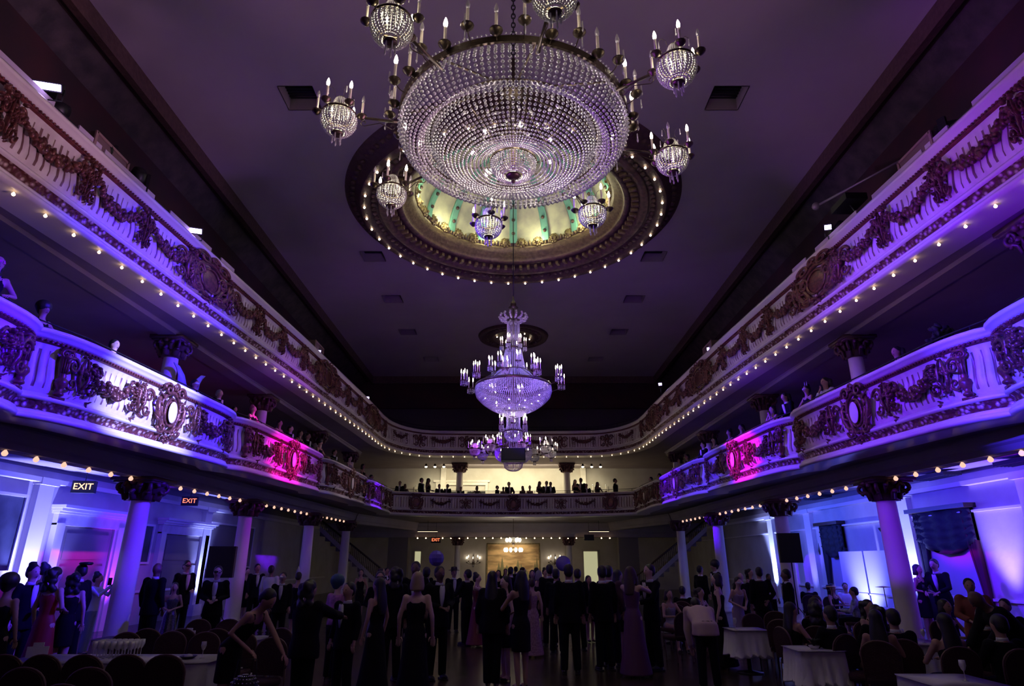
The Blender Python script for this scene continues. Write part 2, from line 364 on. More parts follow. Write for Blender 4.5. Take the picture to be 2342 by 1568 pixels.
# long mouldings under the ceiling edge
def ceil_trim(idx, pts):
    mb = MB(); prof = [(0.05, 0), (-0.12, 0.0), (-0.30, -0.05), (-0.30, -0.12), (-0.16, -0.16), (-0.16, -0.24), (-0.02, -0.30), (0.10, -0.42), (0.30, -0.46), (0.30, 0.05)]
    (xa, ya), (xb, yb) = pts; d = Vector((xb - xa, yb - ya, 0)).normalized(); nrm = Vector((-d.y, d.x, 0))
    rr = [[tuple(Vector((x, y, HZ + 0.02)) + nrm * -o + Vector((0, 0, z))) for o, z in prof] for x, y in pts]
    mb.rings(rr, True, True); struct('trim_%d' % idx, mb, DKBR)
    mb = MB(); mb.rings([[tuple(Vector((x, y, HZ - 0.05)) + nrm * -(o) + Vector((0, 0, z))) for o, z in ((-0.34, 0.02), (-0.42, -0.02), (-0.42, -0.10), (-0.34, -0.12))] for x, y in pts])
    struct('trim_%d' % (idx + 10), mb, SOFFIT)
ceil_trim(1, [(-8.75, -4), (-8.75, 36.2)]); ceil_trim(2, [(8.75, 36.2), (8.75, -4)]); ceil_trim(3, [(-8.75, 36.1), (8.75, 36.1)])
# slanted frieze (cove) between ceiling edge and attic wall, and its painted panels
for s_, i in ((-1, 4), (1, 5)):
    mb = MB(); mb.add([(s_ * 8.8, -4, 12.45), (s_ * 9.42, -4, 11.75), (s_ * 9.42, 36.2, 11.75), (s_ * 8.8, 36.2, 12.45)], [(0, 1, 2, 3)])
    struct('trim_%d' % i, mb, FRIEZE)

# --- plan curves of the balconies (left half; right mirrored)
def interp(y, ys, xs): return float(np.interp(y, ys, xs))
LX = ([-4, 10, 16, 22, 32, 34.5], [8.3, 7.95, 7.6, 7.35, 7.1, 6.9])
UX = ([-4, 8, 13, 20, 28, 31.5], [8.3, 7.85, 7.6, 7.2, 6.9, 6.85])
BAYS = [3.0, 9.5, 16.1, 23.0, 29.4, 34.3]
def lower_path():
    pts = []
    y = -3.8
    while y < BAYS[-1]:
        x = interp(y, *LX); b = 0
        for a, c in zip([-3.6] + BAYS[:-1], BAYS):
            if a <= y <= c: t = (y - a) / (c - a); b = 0.34 * max(0.0, 1 - abs(2 * t - 1) ** 9)
        pts.append((-(x - b), y))
        near = min(abs(y - q) for q in [-3.6] + BAYS)
        y += 0.07 if near < 0.9 else 0.3
    pts += [(-6.75, 34.6)]
    far = [(-6.3, 34.85), (-5.2, 35.3), (-3.6, 35.75), (-1.8, 36.0)]
    return pts, far
def full(pts, far, mid):
    left = pts + far
    return left + [mid] + [(-x, y) for x, y in reversed(left)]
LP, LFAR = lower_path(); LOW = full(LP, LFAR, (0, 36.1))
def upper_path():
    pts = []
    for y in np.arange(-3.8, 31.3, 0.5): pts.append((-interp(y, *UX), float(y)))
    far = []
    for k in range(9):
        a = (k / 8) * math.pi / 2; far.append((-(4.3 + 2.53 * math.cos(a)), 31.6 + 3.95 * math.sin(a)))
    far += [(-3, 35.62), (-1.5, 35.68)]
    return pts, far
UP_, UFAR = upper_path(); UPP = full(UP_, UFAR, (0, 35.7))
def resample(path, step):
    P = np.array(path); d = np.r_[0, np.cumsum(np.hypot(*np.diff(P, axis=0).T))]; n = max(2, int(d[-1] / step)); s = np.linspace(0, d[-1], n)
    return np.c_[np.interp(s, d, P[:, 0]), np.interp(s, d, P[:, 1])], s
def frames(P):
    T = np.gradient(P, axis=0); T /= np.linalg.norm(T, axis=1)[:, None]
    N = np.c_[T[:, 1], -T[:, 0]]            # points towards the hall when walking left side outwards, round the far end
    return T, N
def lz0(y): return 4.1 + 0.0155 * (y - 10.0) if y < 31 else 4.425 - 0.02 * (y - 31)      # underside of the lower parapet
def lz1(y): return 5.6 + 0.0 * y
def uz0(y): return 7.4 + 0.010 * (y - 8.0)
def uz1(y): return 9.1
def sweep(mb, P, prof, z0, z1, mi=0, closed=False, flute=None, s=None):
    T, N = frames(P); rr = []
    for i in range(len(P)):
        a, b = z0(P[i][1]), z1(P[i][1]); ring = []
        for k, q in enumerate(prof):
            o, t = q[0], q[1]
            if flute: o = o + flute(s[i], t)
            ring.append((P[i][0] + N[i][0] * o, P[i][1] + N[i][1] * o, a + (b - a) * t + (q[2] if len(q) > 2 else 0)))
        rr.append(ring)
    n0 = len(mb.M); mb.rings(rr, closed, True, mi)
    if flute:                                   # groove shade painted as darker stripes between the flutes
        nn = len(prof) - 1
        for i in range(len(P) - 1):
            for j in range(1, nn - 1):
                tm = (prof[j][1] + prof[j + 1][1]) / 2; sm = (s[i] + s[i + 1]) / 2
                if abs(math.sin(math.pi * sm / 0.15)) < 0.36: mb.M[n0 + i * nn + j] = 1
def flute(s, t):
    k = math.sin(math.pi * min(1, max(0, (t - 0.33) / 0.5)))
    return 0.08 * k * (abs(math.sin(math.pi * s / 0.15)) ** 0.6 - .5)
def balcony(name, path, z0, z1, label, floor_z):
    root = empty(name, (0, 0, 0), label=label, cat='balcony')
    P, s = resample(path, 0.25); Ph, sh = resample(path, 0.0237)
    mb = MB(); sweep(mb, P, [(-0.55, 0.0), (0.06, 0.0), (0.15, 0.01), (0.17, 0.035), (0.15, 0.06), (0.11, 0.07), (0.13, 0.085), (0.11, 0.105), (0.05, 0.115)], z0, z1)
    mb.build('lower_moulding', CREAMG, root)
    mb = MB(); sweep(mb, P, [(0.05, 0.115), (0.02, 0.13), (0.05, 0.18), (0.10, 0.215)], z0, z1); mb.build('leaf_band', BAND, root)
    mb = MB(); sweep(mb, P, [(0.10, 0.215), (0.15, 0.225), (0.16, 0.245), (0.13, 0.265), (0.06, 0.275), (0.04, 0.30), (0.0, 0.31)], z0, z1); mb.build('sill_moulding', CREAMG, root)
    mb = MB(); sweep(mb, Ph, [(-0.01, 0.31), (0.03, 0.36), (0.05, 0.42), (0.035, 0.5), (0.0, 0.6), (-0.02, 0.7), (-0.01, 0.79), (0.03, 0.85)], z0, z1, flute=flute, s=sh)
    mb.build('fluted_panel', [CREAM, GROOVE_SHADE], root)
    mb = MB(); sweep(mb, P, [(0.02, 0.85), (0.08, 0.86), (0.09, 0.875), (0.05, 0.885), (0.05, 0.90)], z0, z1); mb.build('bead_moulding', REDGOLD, root)
    mb = MB(); sweep(mb, P, [(0.05, 0.90), (0.12, 0.915), (0.12, 0.93), (0.18, 0.945), (0.20, 0.97), (0.18, 1.0), (-0.26, 1.0), (-0.28, 0.96), (-0.28, 0.30), (-0.5, 0.30)], z0, z1)
    mb.build('coping', CREAMG, root)
    # rope of small beads under the coping
    Pr, sr = resample([p for p in path if p[1] > 5], 0.075); T, N = frames(Pr)
    pos = [(p[0] + n[0] * 0.10, p[1] + n[1] * 0.10, z0(p[1]) + (z1(p[1]) - z0(p[1])) * 0.88) for p, n in zip(Pr, N)]
    MB().inst(BV, BF, pos, [0.024] * len(pos)).build('rope_moulding', REDGOLD, root, kind='stuff')
    return root
lowb = balcony('lower_balcony', LOW, lz0, lz1, 'lower horseshoe balcony with bowed bays and carved cream and gilt parapet, lit blue and magenta', 4.6)
uppb = balcony('upper_balcony', UPP, uz0, uz1, 'upper horseshoe gallery with swagged fluted parapet and a row of small bulbs below', 8.2)

# ---- slabs and soffits
def strip_between(mb, path, y_lo, y_hi, xin, zf_in, xout, zf_out, s_):
    pass
def slab(root, path, z0, beam_x, out_x, off, thick, far_y, mtl, top_z):
    # underside from parapet to the outer wall, following the parapet
    P, s = resample(path, 0.5); T, N = frames(P); mb = MB(); rr = []
    for i in range(len(P)):
        x, y = P[i]; z = z0(y) + 0.02
        if y < 33.0: ox = math.copysign(out_x, x); oy = y
        else:
            f = min(1, abs(x) / 7.0); ox = x / 7.0 * out_x if abs(x) < 7 else math.copysign(out_x, x); oy = far_y
        ix, iy = P[i][0] - N[i][0] * 0.3, P[i][1] - N[i][1] * 0.3
        zo = z + off
        rr.append([(ix, iy, z), (ox, oy, zo), (ox, oy, top_z), (ix, iy, top_z)])
    mb.rings(rr, True, True); mb.build('slab', mtl, root, smooth=False)
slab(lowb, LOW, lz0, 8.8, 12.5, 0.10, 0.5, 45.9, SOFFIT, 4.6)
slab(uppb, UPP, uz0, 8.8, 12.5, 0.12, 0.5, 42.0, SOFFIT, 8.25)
struct('ceiling_foyer', MB().box((0, 48, 4.35), (25.4, 4.4, 0.3)), SOFFIT)
# beams over the columns
def beam_profile(mb, p0, p1, w_, z0a, z0b, h):
    (xa, ya), (xb, yb) = p0, p1; d = Vector((xb - xa, yb - ya, 0)).normalized(); n = Vector((-d.y, d.x, 0)); rr = []
    for (x, y, z) in ((xa, ya, z0a), (xb, yb, z0b)):
        c = Vector((x, y, z))
        rr.append([tuple(c + n * o * w_ + Vector((0, 0, q * h))) for o, q in ((-0.38, 0), (0.38, 0), (0.42, 0.25), (0.5, 0.35), (0.6, 0.8), (0.75, 1.0), (-0.75, 1.0), (-0.6, 0.8), (-0.5, 0.35), (-0.42, 0.25))])
    mb.rings(rr, True, True)
CX_ = 8.8
for s_ in (-1, 1):
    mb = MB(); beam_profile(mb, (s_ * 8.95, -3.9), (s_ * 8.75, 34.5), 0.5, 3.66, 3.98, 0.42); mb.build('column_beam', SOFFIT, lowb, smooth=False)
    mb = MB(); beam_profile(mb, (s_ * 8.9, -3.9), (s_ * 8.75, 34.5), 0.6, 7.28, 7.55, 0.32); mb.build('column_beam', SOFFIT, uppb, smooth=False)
mb = MB(); beam_profile(mb, (-12.4, 43), (12.4, 43), 0.5, 3.48, 3.48, 0.9); mb.build('foyer_beam', SOFFIT, lowb, smooth=False)
mb = MB(); beam_profile(mb, (-8.7, 34.6), (-6.6, 42.8), 0.5, 3.9, 3.9, 0.5); mb.build('foyer_side_beam', SOFFIT, lowb, smooth=False)
mb = MB(); beam_profile(mb, (8.7, 34.6), (6.6, 42.8), 0.5, 3.9, 3.9, 0.5); mb.build('foyer_side_beam', SOFFIT, lowb, smooth=False)

for s_ in (-1, 1):                                   # raised seating tier behind the rail
    mb = MB(); mb.rings([[(s_ * (interp(y, *LX) + .30), y, 4.6), (s_ * 12.4, y, 4.6), (s_ * 12.4, y, 4.88), (s_ * (interp(y, *LX) + .30), y, 4.88)] for y in (16.0, 22.0, 28.0, 33.6)]); mb.build('seating_tier', DULLW, lowb, smooth=False)
# ------------------------------------------------------------------ ornament meshes for the parapets
def spiral(mb, c, r0, turns, r_t, sgn=1, start=0.0, n=26, y=0.0, taper=0.75):
    pts = []; rad = []
    for i in range(n):
        t = i / (n - 1); a = start + sgn * turns * 2 * math.pi * t; r = r0 * (1 - t * 0.86)
        pts.append((c[0] + r * math.cos(a), y - 0.02 * t, c[1] + r * math.sin(a))); rad.append(r_t * (1 - t * taper * 0.6))
    mb.tube(pts, rad, 7)
def leafcluster(mb, c, r, k, y=0.0, seed=0):
    q = random.Random(seed)
    for i in range(k):
        a = q.uniform(0, 2 * math.pi); d = r * math.sqrt(q.random()); sz = r * q.uniform(0.22, 0.42)
        M = Matrix.Rotation(q.uniform(0, 6.28), 4, 'Y') @ Matrix.Rotation(q.uniform(-.5, .5), 4, 'X')
        mb.ball((c[0] + d * math.cos(a), y + q.uniform(-0.04, 0.02), c[1] + d * math.sin(a)), (sz, 0.035 + sz * 0.35, sz * 0.6), n=7, M=M, m=5)
# local frame: x along the parapet, -y out into the hall, z up, origin at panel centre
def cartouche():
    mb = MB()
    mb.tube([(0.24 * math.cos(a), -0.06, 0.34 * math.sin(a)) for a in np.linspace(0, 2 * math.pi, 29)[:-1]], 0.035, 7, loop=True)
    mb.tube([(0.36 * math.cos(a) * (1 + .12 * math.sin(3 * a)), -0.04, 0.50 * math.sin(a)) for a in np.linspace(0, 2 * math.pi, 33)[:-1]], 0.055, 7, loop=True)
    for sg in (-1, 1):
        spiral(mb, (sg * 0.26, 0.52), 0.17, 1.4, 0.045, sg, math.pi / 2 * (1 - sg) , y=-0.09)
        spiral(mb, (sg * 0.30, -0.42), 0.15, 1.3, 0.04, -sg, math.pi / 2 * (1 - sg), y=-0.08)
        mb.tube([(sg * 0.42, -0.03, 0.36), (sg * 0.55, -0.07, 0.15), (sg * 0.50, -0.08, -0.12), (sg * 0.34, -0.06, -0.40), (sg * 0.12, -0.08, -0.56)], [0.03, 0.06, 0.07, 0.05, 0.03], 7)
        for k in range(4):
            z = 0.25 - 0.2 * k; mb.tube([(sg * 0.30, -0.05, z), (sg * 0.46, -0.10, z + 0.08), (sg * 0.58, -0.05, z + 0.2)], [0.03, 0.035, 0.012], 6)
    spiral(mb, (0.0, 0.62), 0.12, 1.2, 0.04, 1, 0, y=-0.1)
    leafcluster(mb, (0, -0.62), 0.14, 9, -0.06, 3); leafcluster(mb, (0, 0.60), 0.13, 8, -0.07, 4)
    mb.ball((0, -0.03, 0), (0.23, 0.05, 0.33), n=20)
    return mb.mesh('cartouche', GOLD)
def cart_mirror():
    mb = MB(); mb.ball((0, -0.075, 0), (0.175, 0.03, 0.27), n=20); return mb.mesh('oval_boss', CREAMG)
def garland(w_, drop, seed):
    mb = MB(); q = random.Random(seed); n = int(w_ / 0.075)
    for i in range(n + 1):
        t = i / n; x = (t - .5) * w_; z = drop * (4 * (t - .5) ** 2 - 1) ; r = 0.07 + 0.05 * math.sin(math.pi * t)
        for k in range(3):
            M = Matrix.Rotation(q.uniform(0, 6.28), 4, 'Y')
            mb.ball((x + q.uniform(-.03, .03), -0.05 + q.uniform(-.03, .02), z + q.uniform(-r, r) * .7), (r * q.uniform(.5, .8), 0.05, r * q.uniform(.35, .5)), n=7, M=M, m=4)
    for e in (-0.5, 0.5):
        leafcluster(mb, (e * w_, 0.04), 0.14, 9, -0.05, seed + 5)
        for k in range(4): leafcluster(mb, (e * w_, -0.16 - 0.11 * k), 0.075 - 0.008 * k, 4, -0.05, seed + 9 + k)
    return mb.mesh('garland', GOLD)
def acanthus(seed):
    mb = MB(); q = random.Random(seed)
    for sg in (-1, 1):
        spiral(mb, (sg * 0.30, 0.12), 0.18, 1.5, 0.04, sg, math.pi / 2 * (1 - sg), y=-0.05)
        spiral(mb, (sg * 0.26, -0.24), 0.14, 1.3, 0.035, -sg, math.pi / 2 * (1 - sg), y=-0.05)
        mb.tube([(0, -0.04, -0.38), (sg * 0.12, -0.07, -0.1), (sg * 0.10, -0.07, 0.15), (sg * 0.02, -0.06, 0.36)], [0.02, 0.05, 0.045, 0.02], 7)
    leafcluster(mb, (0, 0.02), 0.17, 14, -0.06, seed); leafcluster(mb, (0, 0.36), 0.10, 7, -0.05, seed + 1); leafcluster(mb, (0, -0.40), 0.09, 6, -0.05, seed + 2)
    return mb.mesh('acanthus_scroll', GOLD)
def herm():                                  # scroll headed baluster at the ends of each bay
    mb = MB()
    for sg in (-1, 1): spiral(mb, (sg * 0.07, 0.36), 0.09, 1.4, 0.035, -sg, math.pi / 2, y=-0.12, n=20)
    mb.lathe([(0.05, -0.56), (0.10, -0.53), (0.10, -0.49), (0.055, -0.45), (0.08, -0.38), (0.135, -0.28), (0.12, -0.20), (0.06, -0.15), (0.075, -0.12), (0.06, -0.08), (0.07, 0.1), (0.085, 0.26), (0.11, 0.29), (0.11, 0.33), (0.06, 0.36)], 16, (0, -0.10, 0))
    for k in range(6):
        a = math.pi * (k + .5) / 6; mb.tube([(0.065 * math.cos(a), -0.10 - 0.065 * math.sin(a), -0.06), (0.085 * math.cos(a), -0.10 - 0.085 * math.sin(a), 0.25)], 0.014, 5)
    mb.box((0, -0.06, 0.47), (0.26, 0.16, 0.05)); mb.box((0, -0.05, -0.60), (0.28, 0.18, 0.06))
    return mb.mesh('scroll_baluster', REDGOLD)
CART, CMIR, HERM = cartouche(), cart_mirror(), herm()
G1, G2, G3 = garland(1.7, 0.26, 1), garland(1.25, 0.20, 2), garland(1.5, 0.30, 8)
AC1, AC2 = acanthus(11), acanthus(21)
AC1.materials[0] = GOLD
DKG = mat('verdigris_gilt', (0.16, 0.17, 0.14), 0.35, 0.5, noise=(9, (0.07, 0.06, 0.06)))
DIMG = mat('dull_gilt', (0.15, 0.07, 0.06), 0.4, 0.2, noise=(10, (0.09, 0.04, 0.05)))
class Along:
    def __init__(s, path):
        s.P, s.s = resample(path, 0.05); s.T, s.N = frames(s.P)
    def at_y(s, y, side):
        m = (s.P[:, 0] * side > 4) & (s.P[:, 1] < 33.8); idx = np.where(m)[0]; return idx[np.argmin(abs(s.P[idx, 1] - y))]
    def at_x(s, x):
        idx = np.where(s.P[:, 1] > 33.9)[0]; return idx[np.argmin(abs(s.P[idx, 0] - x))]
    def put(s, me, name, root, i, z, off=0.02, scale=1.0, kind=None):
        off += 0.03
        x, y = s.P[i]; n = s.N[i]; rz = math.atan2(n[1], n[0]) + math.pi / 2
        return inst_obj(me, name, root, (x + n[0] * off, y + n[1] * off, z), rz, scale, kind)
AL = Along(LOW); AU = Along(UPP)
def zc(z0, z1, y, t): a, b = z0(y), z1(y); return a + (b - a) * t
for side in (-1, 1):
    bays = [-3.6] + BAYS
    for a, b in zip(bays[:-1], bays[1:]):
        if b < 6: continue
        mid = (a + b) / 2 + 0.1; L = b - a; sc = 0.62
        lz = lambda y, t=0.58: zc(lz0, lz1, y, t)
        o = AL.put(CART, 'cartouche', lowb, AL.at_y(mid, side), lz(mid, 0.55), 0.06, 0.86 if L > 5.5 else 0.7)
        o2 = AL.put(CMIR, 'oval_boss', lowb, AL.at_y(mid, side), lz(mid, 0.55), 0.10, 0.86 if L > 5.5 else 0.7)
        for q in (-1, 1):
            for d, me, nm in ((0.15 * L, AC2, 'acanthus_scroll'), (0.27 * L, G2, 'garland'), (0.385 * L, AC1, 'acanthus_scroll')):
                y = mid + q * d; AL.put(me, nm, lowb, AL.at_y(y, side), lz(y, 0.60 if nm != 'garland' else 0.68), 0.05, (0.8, .9, 0.85) if nm != 'garland' else (0.95, 1.2, 1.2))
            y = mid + q * 0.437 * L; AL.put(HERM, 'scroll_baluster', lowb, AL.at_y(y, side), lz(y, 0.585), 0.0, 0.78)
    # upper parapet: garlands hung between leaf bosses, a large scroll trophy at two places
    y = 5.2; k = 0
    while y < 31.5:
        big = any(abs(y - t) < 0.8 for t in (13.2, 22.4, 30.0)) 
        zz = zc(uz0, uz1, y, 0.66)
        if big:
            AU.put(CART, 'scroll_trophy', uppb, AU.at_y(y, side), zc(uz0, uz1, y, 0.60), 0.05, (1.7, 0.9, 0.82))
            AU.put(AC2, 'acanthus_scroll', uppb, AU.at_y(y + 0.9, side), zc(uz0, uz1, y, 0.58), 0.06, (1.2, 1, 1.0)); AU.put(AC2, 'acanthus_scroll', uppb, AU.at_y(y - 0.9, side), zc(uz0, uz1, y, 0.58), 0.06, (1.2, 1, 1.0))
            y += 1.75
        else:
            AU.put((G1, G3)[k % 2], 'garland', uppb, AU.at_y(y, side), zz + 0.09, 0.05, (0.93, 1.1, 1.15)); AU.put(AC1, 'leaf_boss', uppb, AU.at_y(y + 0.86, side), zz - 0.12, 0.05, (0.48, 1.0, 1.0))
            y += 1.72
        k += 1
for x, nm in [(-5.4, 'c'), (-2.7, 'a'), (0, 'c'), (2.7, 'a'), (5.4, 'c')]:
    i = AL.at_x(x); y = AL.P[i][1]; AL.put(CART if nm == 'c' else AC2, 'cartouche' if nm == 'c' else 'acanthus_scroll', lowb, i, zc(lz0, lz1, y, 0.56), 0.05, 0.7)
    for d in (-1.35, 1.35):
        if abs(x + d) < 6: i = AL.at_x(x + d); AL.put(G2, 'garland', lowb, i, zc(lz0, lz1, AL.P[i][1], 0.66), 0.05, 0.8)
    i = AU.at_x(x); AU.put(AC2, 'acanthus_scroll', uppb, i, zc(uz0, uz1, AU.P[i][1], 0.58), 0.05, 0.9)
    for d in (-1.3, 1.3):
        i = AU.at_x(x + d); AU.put(G2, 'garland', uppb, i, zc(uz0, uz1, AU.P[i][1], 0.68), 0.05, 0.9)
# metal rail above both parapets
def rail(root, path, z1, h, dx, y0):
    P, s = resample([p for p in path if p[1] > y0], 0.6); T, N = frames(P)
    pt = [(p[0] - n[0] * dx, p[1] - n[1] * dx, z1(p[1]) + h) for p, n in zip(P, N)]
    mb = MB(); mb.tube(pt, 0.014, 5); mb.tube([(x, y, z - h * .5) for x, y, z in pt], 0.010, 5)
    for i in range(0, len(pt), 3): mb.tube([(pt[i][0], pt[i][1], z1(0) - 0.02), pt[i]], 0.013, 5)
    mb.build('metal_rail', BLACKM, root)
rail(lowb, LOW, lz1, 0.16, 0.1, 5); rail(uppb, UPP, uz1, 0.30, 0.15, 5)
# pale boards standing behind the upper rail
for side in (-1, 1):
    for a, b in ((5.6, 6.7), (6.9, 8.7), (9.3, 9.9), (10.0, 11.6), (12.2, 14.0), (14.5, 15.2)):
        xa, xb = interp(a, *UX) + 0.12, interp(b, *UX) + 0.12
        mb = MB(); mb.add([(side * xa, a, 9.1), (side * xb, b, 9.1), (side * xb, b, 9.46), (side * xa, a, 9.46), (side * (xa + .03), a, 9.1), (side * (xb + .03), b, 9.1), (side * (xb + .03), b, 9.46), (side * (xa + .03), a, 9.46)],
            [(0, 1, 2, 3), (7, 6, 5, 4), (0, 4, 5, 1), (1, 5, 6, 2), (2, 6, 7, 3), (3, 7, 4, 0)])
        mb.build('rail_board', WHITEB, uppb, smooth=False)

# ------------------------------------------------------------------ columns
def column_mesh():
    sh = MB(); sh.lathe([(0.36, 0.0), (0.36, 0.10), (0.33, 0.12), (0.35, 0.17), (0.33, 0.22), (0.29, 0.26), (0.275, 0.32), (0.27, 1.6), (0.245, 3.14), (0.26, 3.16), (0.26, 3.20), (0.24, 3.22)], 36)
    cp = MB()
    for tier, (z, r, k, sc) in enumerate(((3.24, 0.25, 8, 0.75), (3.36, 0.28, 8, 0.9))):
        for i in range(k):
            a = 2 * math.pi * (i + .5 * tier) / k; c, s_ = math.cos(a), math.sin(a)
            cp.tube([(r * c, r * s_, z - 0.06), ((r + .03) * c, (r + .03) * s_, z + 0.08 * sc), ((r + .10) * c, (r + .10) * s_, z + 0.13 * sc), ((r + .13) * c, (r + .13) * s_, z + 0.06 * sc)], [(0.07, 0.03), (0.085, 0.035), (0.06, 0.035), (0.03, 0.03)], 7)
    cp.lathe([(0.23, 3.16), (0.25, 3.3), (0.30, 3.48), (0.34, 3.50)], 24)
    for i in range(4):
        a = math.pi / 4 + math.pi / 2 * i; d = Vector((math.cos(a), math.sin(a), 0))
        pts = []; rad = []
        for q in range(20):
            t = q / 19; an = math.pi / 2 + t * 2.9 * math.pi; r = 0.115 * (1 - t * .8)
            p = d * (0.36 + r * math.cos(-an) ) + Vector((0, 0, 3.42 + r * math.sin(an))); pts.append(tuple(p)); rad.append(0.045 * (1 - .4 * t))
        cp.tube(pts, rad, 7)
    for i in range(4):
        a = math.pi / 2 * i; cp.ball((0.34 * math.cos(a), 0.34 * math.sin(a), 3.50), (0.07, 0.07, 0.06), n=8)
    cp.box((0, 0, 3.56), (0.80, 0.80, 0.07)); cp.box((0, 0, 3.51), (0.72, 0.72, 0.04))
    return sh.mesh('shaft', CREAMG), cp.mesh('capital', DIMG)
SH, CP = column_mesh()
def column(x, y, z0, top, label, group, sr=1.0):
    o = empty('column', (x, y, z0), label=label, cat='column', group=group)
    k = (top - z0) / 3.6
    inst_obj(SH, 'shaft', o, scale=(sr * .86, sr * .86, k * .985)); inst_obj(CP, 'capital', o, (0, 0, 3.6 * k - 3.6 * 1.2), scale=(sr * 1.28, sr * 1.28, 1.2)); return o
ORD = ['nearest', 'second', 'third', 'fourth']
for s_, nm in ((-1, 'left'), (1, 'right')):
    for k, y in enumerate((15.1, 21.1, 27.7, 33.8)):
        nmw = ['standing beside the near dinner tables, thickest in view', 'second along its row', 'third along its row', 'last along its row beside the staircase'][k]
        x = 8.93 - 0.005 * y
        column(s_ * x, y, 0, 3.68 + 0.0083 * (y + 3.9), 'ground floor white column on %s side, %s' % (nm, nmw), 'ground floor columns')
    for k, y in enumerate((9.2, 15.2, 21.3, 27.9, 33.8)):
        if s_ < 0 and k == 0: continue
        nmw = ['closest to the stage', 'over the nearest ground column', 'over the second ground column', 'over the third ground column', 'over the last ground column'][k]
        column(s_ * 8.85, y, 4.6, 7.30 + 0.007 * (y + 3.9), 'balcony level column on %s side, %s' % (nm, nmw), 'balcony columns', 0.82)
    column(s_ * 3.68, 43, 0, 3.5, 'foyer column %s of the golden mural' % nm, 'foyer columns', 0.85)
    column(s_ * 3.33, 39.0, 4.6, 7.72, 'balcony column at far end, %s of the hanging black box' % nm, 'far balcony columns', 0.95)

# ------------------------------------------------------------------ string lights
def string(name, pts, r, mtl, label, cord=True):
    o = empty(name, (0, 0, 0), label=label, cat='string lights', group='rows of small bulbs under the balconies')
    if cord:
        mb = MB(); mb.tube([(x, y, z + r * 1.3) for x, y, z in pts], 0.012, 4); mb.build('cord', BLACKM, o)
    tmp = MB(); tmp.lathe([(0.001, -1.0), (0.6, -0.85), (0.95, -0.3), (1.0, 0.1), (0.7, 0.7), (0.4, 1.0), (0.4, 1.3)], 10); me = tmp.mesh('bulb', mtl)
    for p in pts: inst_obj(me, 'bulb', o, p, 0, r)
for s_, nm in ((-1, 'left'), (1, 'right')):
    pts = [(s_ * (8.86 - 0.005 * y), y, 3.60 + 0.0083 * (y + 3.9)) for y in np.arange(8.5, 34.3, 0.74) if min(abs(y - c) for c in (15.1, 21.1, 27.7, 33.8)) > 0.35]
    string('string_lights', pts, 0.050, STRBD, 'row of round peach bulbs under the %s side of the lower balcony beam' % nm)
    i0 = [i for i in range(len(AU.P)) if AU.P[i][0] * s_ > 4.4 and AU.P[i][1] > 5]; pts = []; last = None
    for i in i0:
        if last is None or abs(AU.s[i] - last) >= 0.62: last = AU.s[i]; n = AU.N[i]; pts.append((AU.P[i][0] + n[0] * 0.05, AU.P[i][1] + n[1] * 0.05, uz0(AU.P[i][1]) - 0.06))
    string('string_lights', pts, 0.028, STRB, 'row of tiny warm bulbs along underside of upper gallery, %s side' % nm, False)
pts = []; last = None
for i in range(len(AU.P)):
    if abs(AU.P[i][0]) < 4.1 and AU.P[i][1] > 33:
        if last is None or abs(AU.s[i] - last) >= 0.62: last = AU.s[i]; n = AU.N[i]; pts.append((AU.P[i][0] + n[0] * 0.05, AU.P[i][1] + n[1] * 0.05, uz0(AU.P[i][1]) - 0.06))
string('string_lights', pts, 0.028, STRB, 'row of tiny warm bulbs along far end of the upper gallery', False)
string('string_lights', [(x, 42.6, 3.42) for x in np.arange(-6.3, 6.4, 0.55)], 0.045, STRB, 'row of bulbs along the foyer beam above the golden mural')

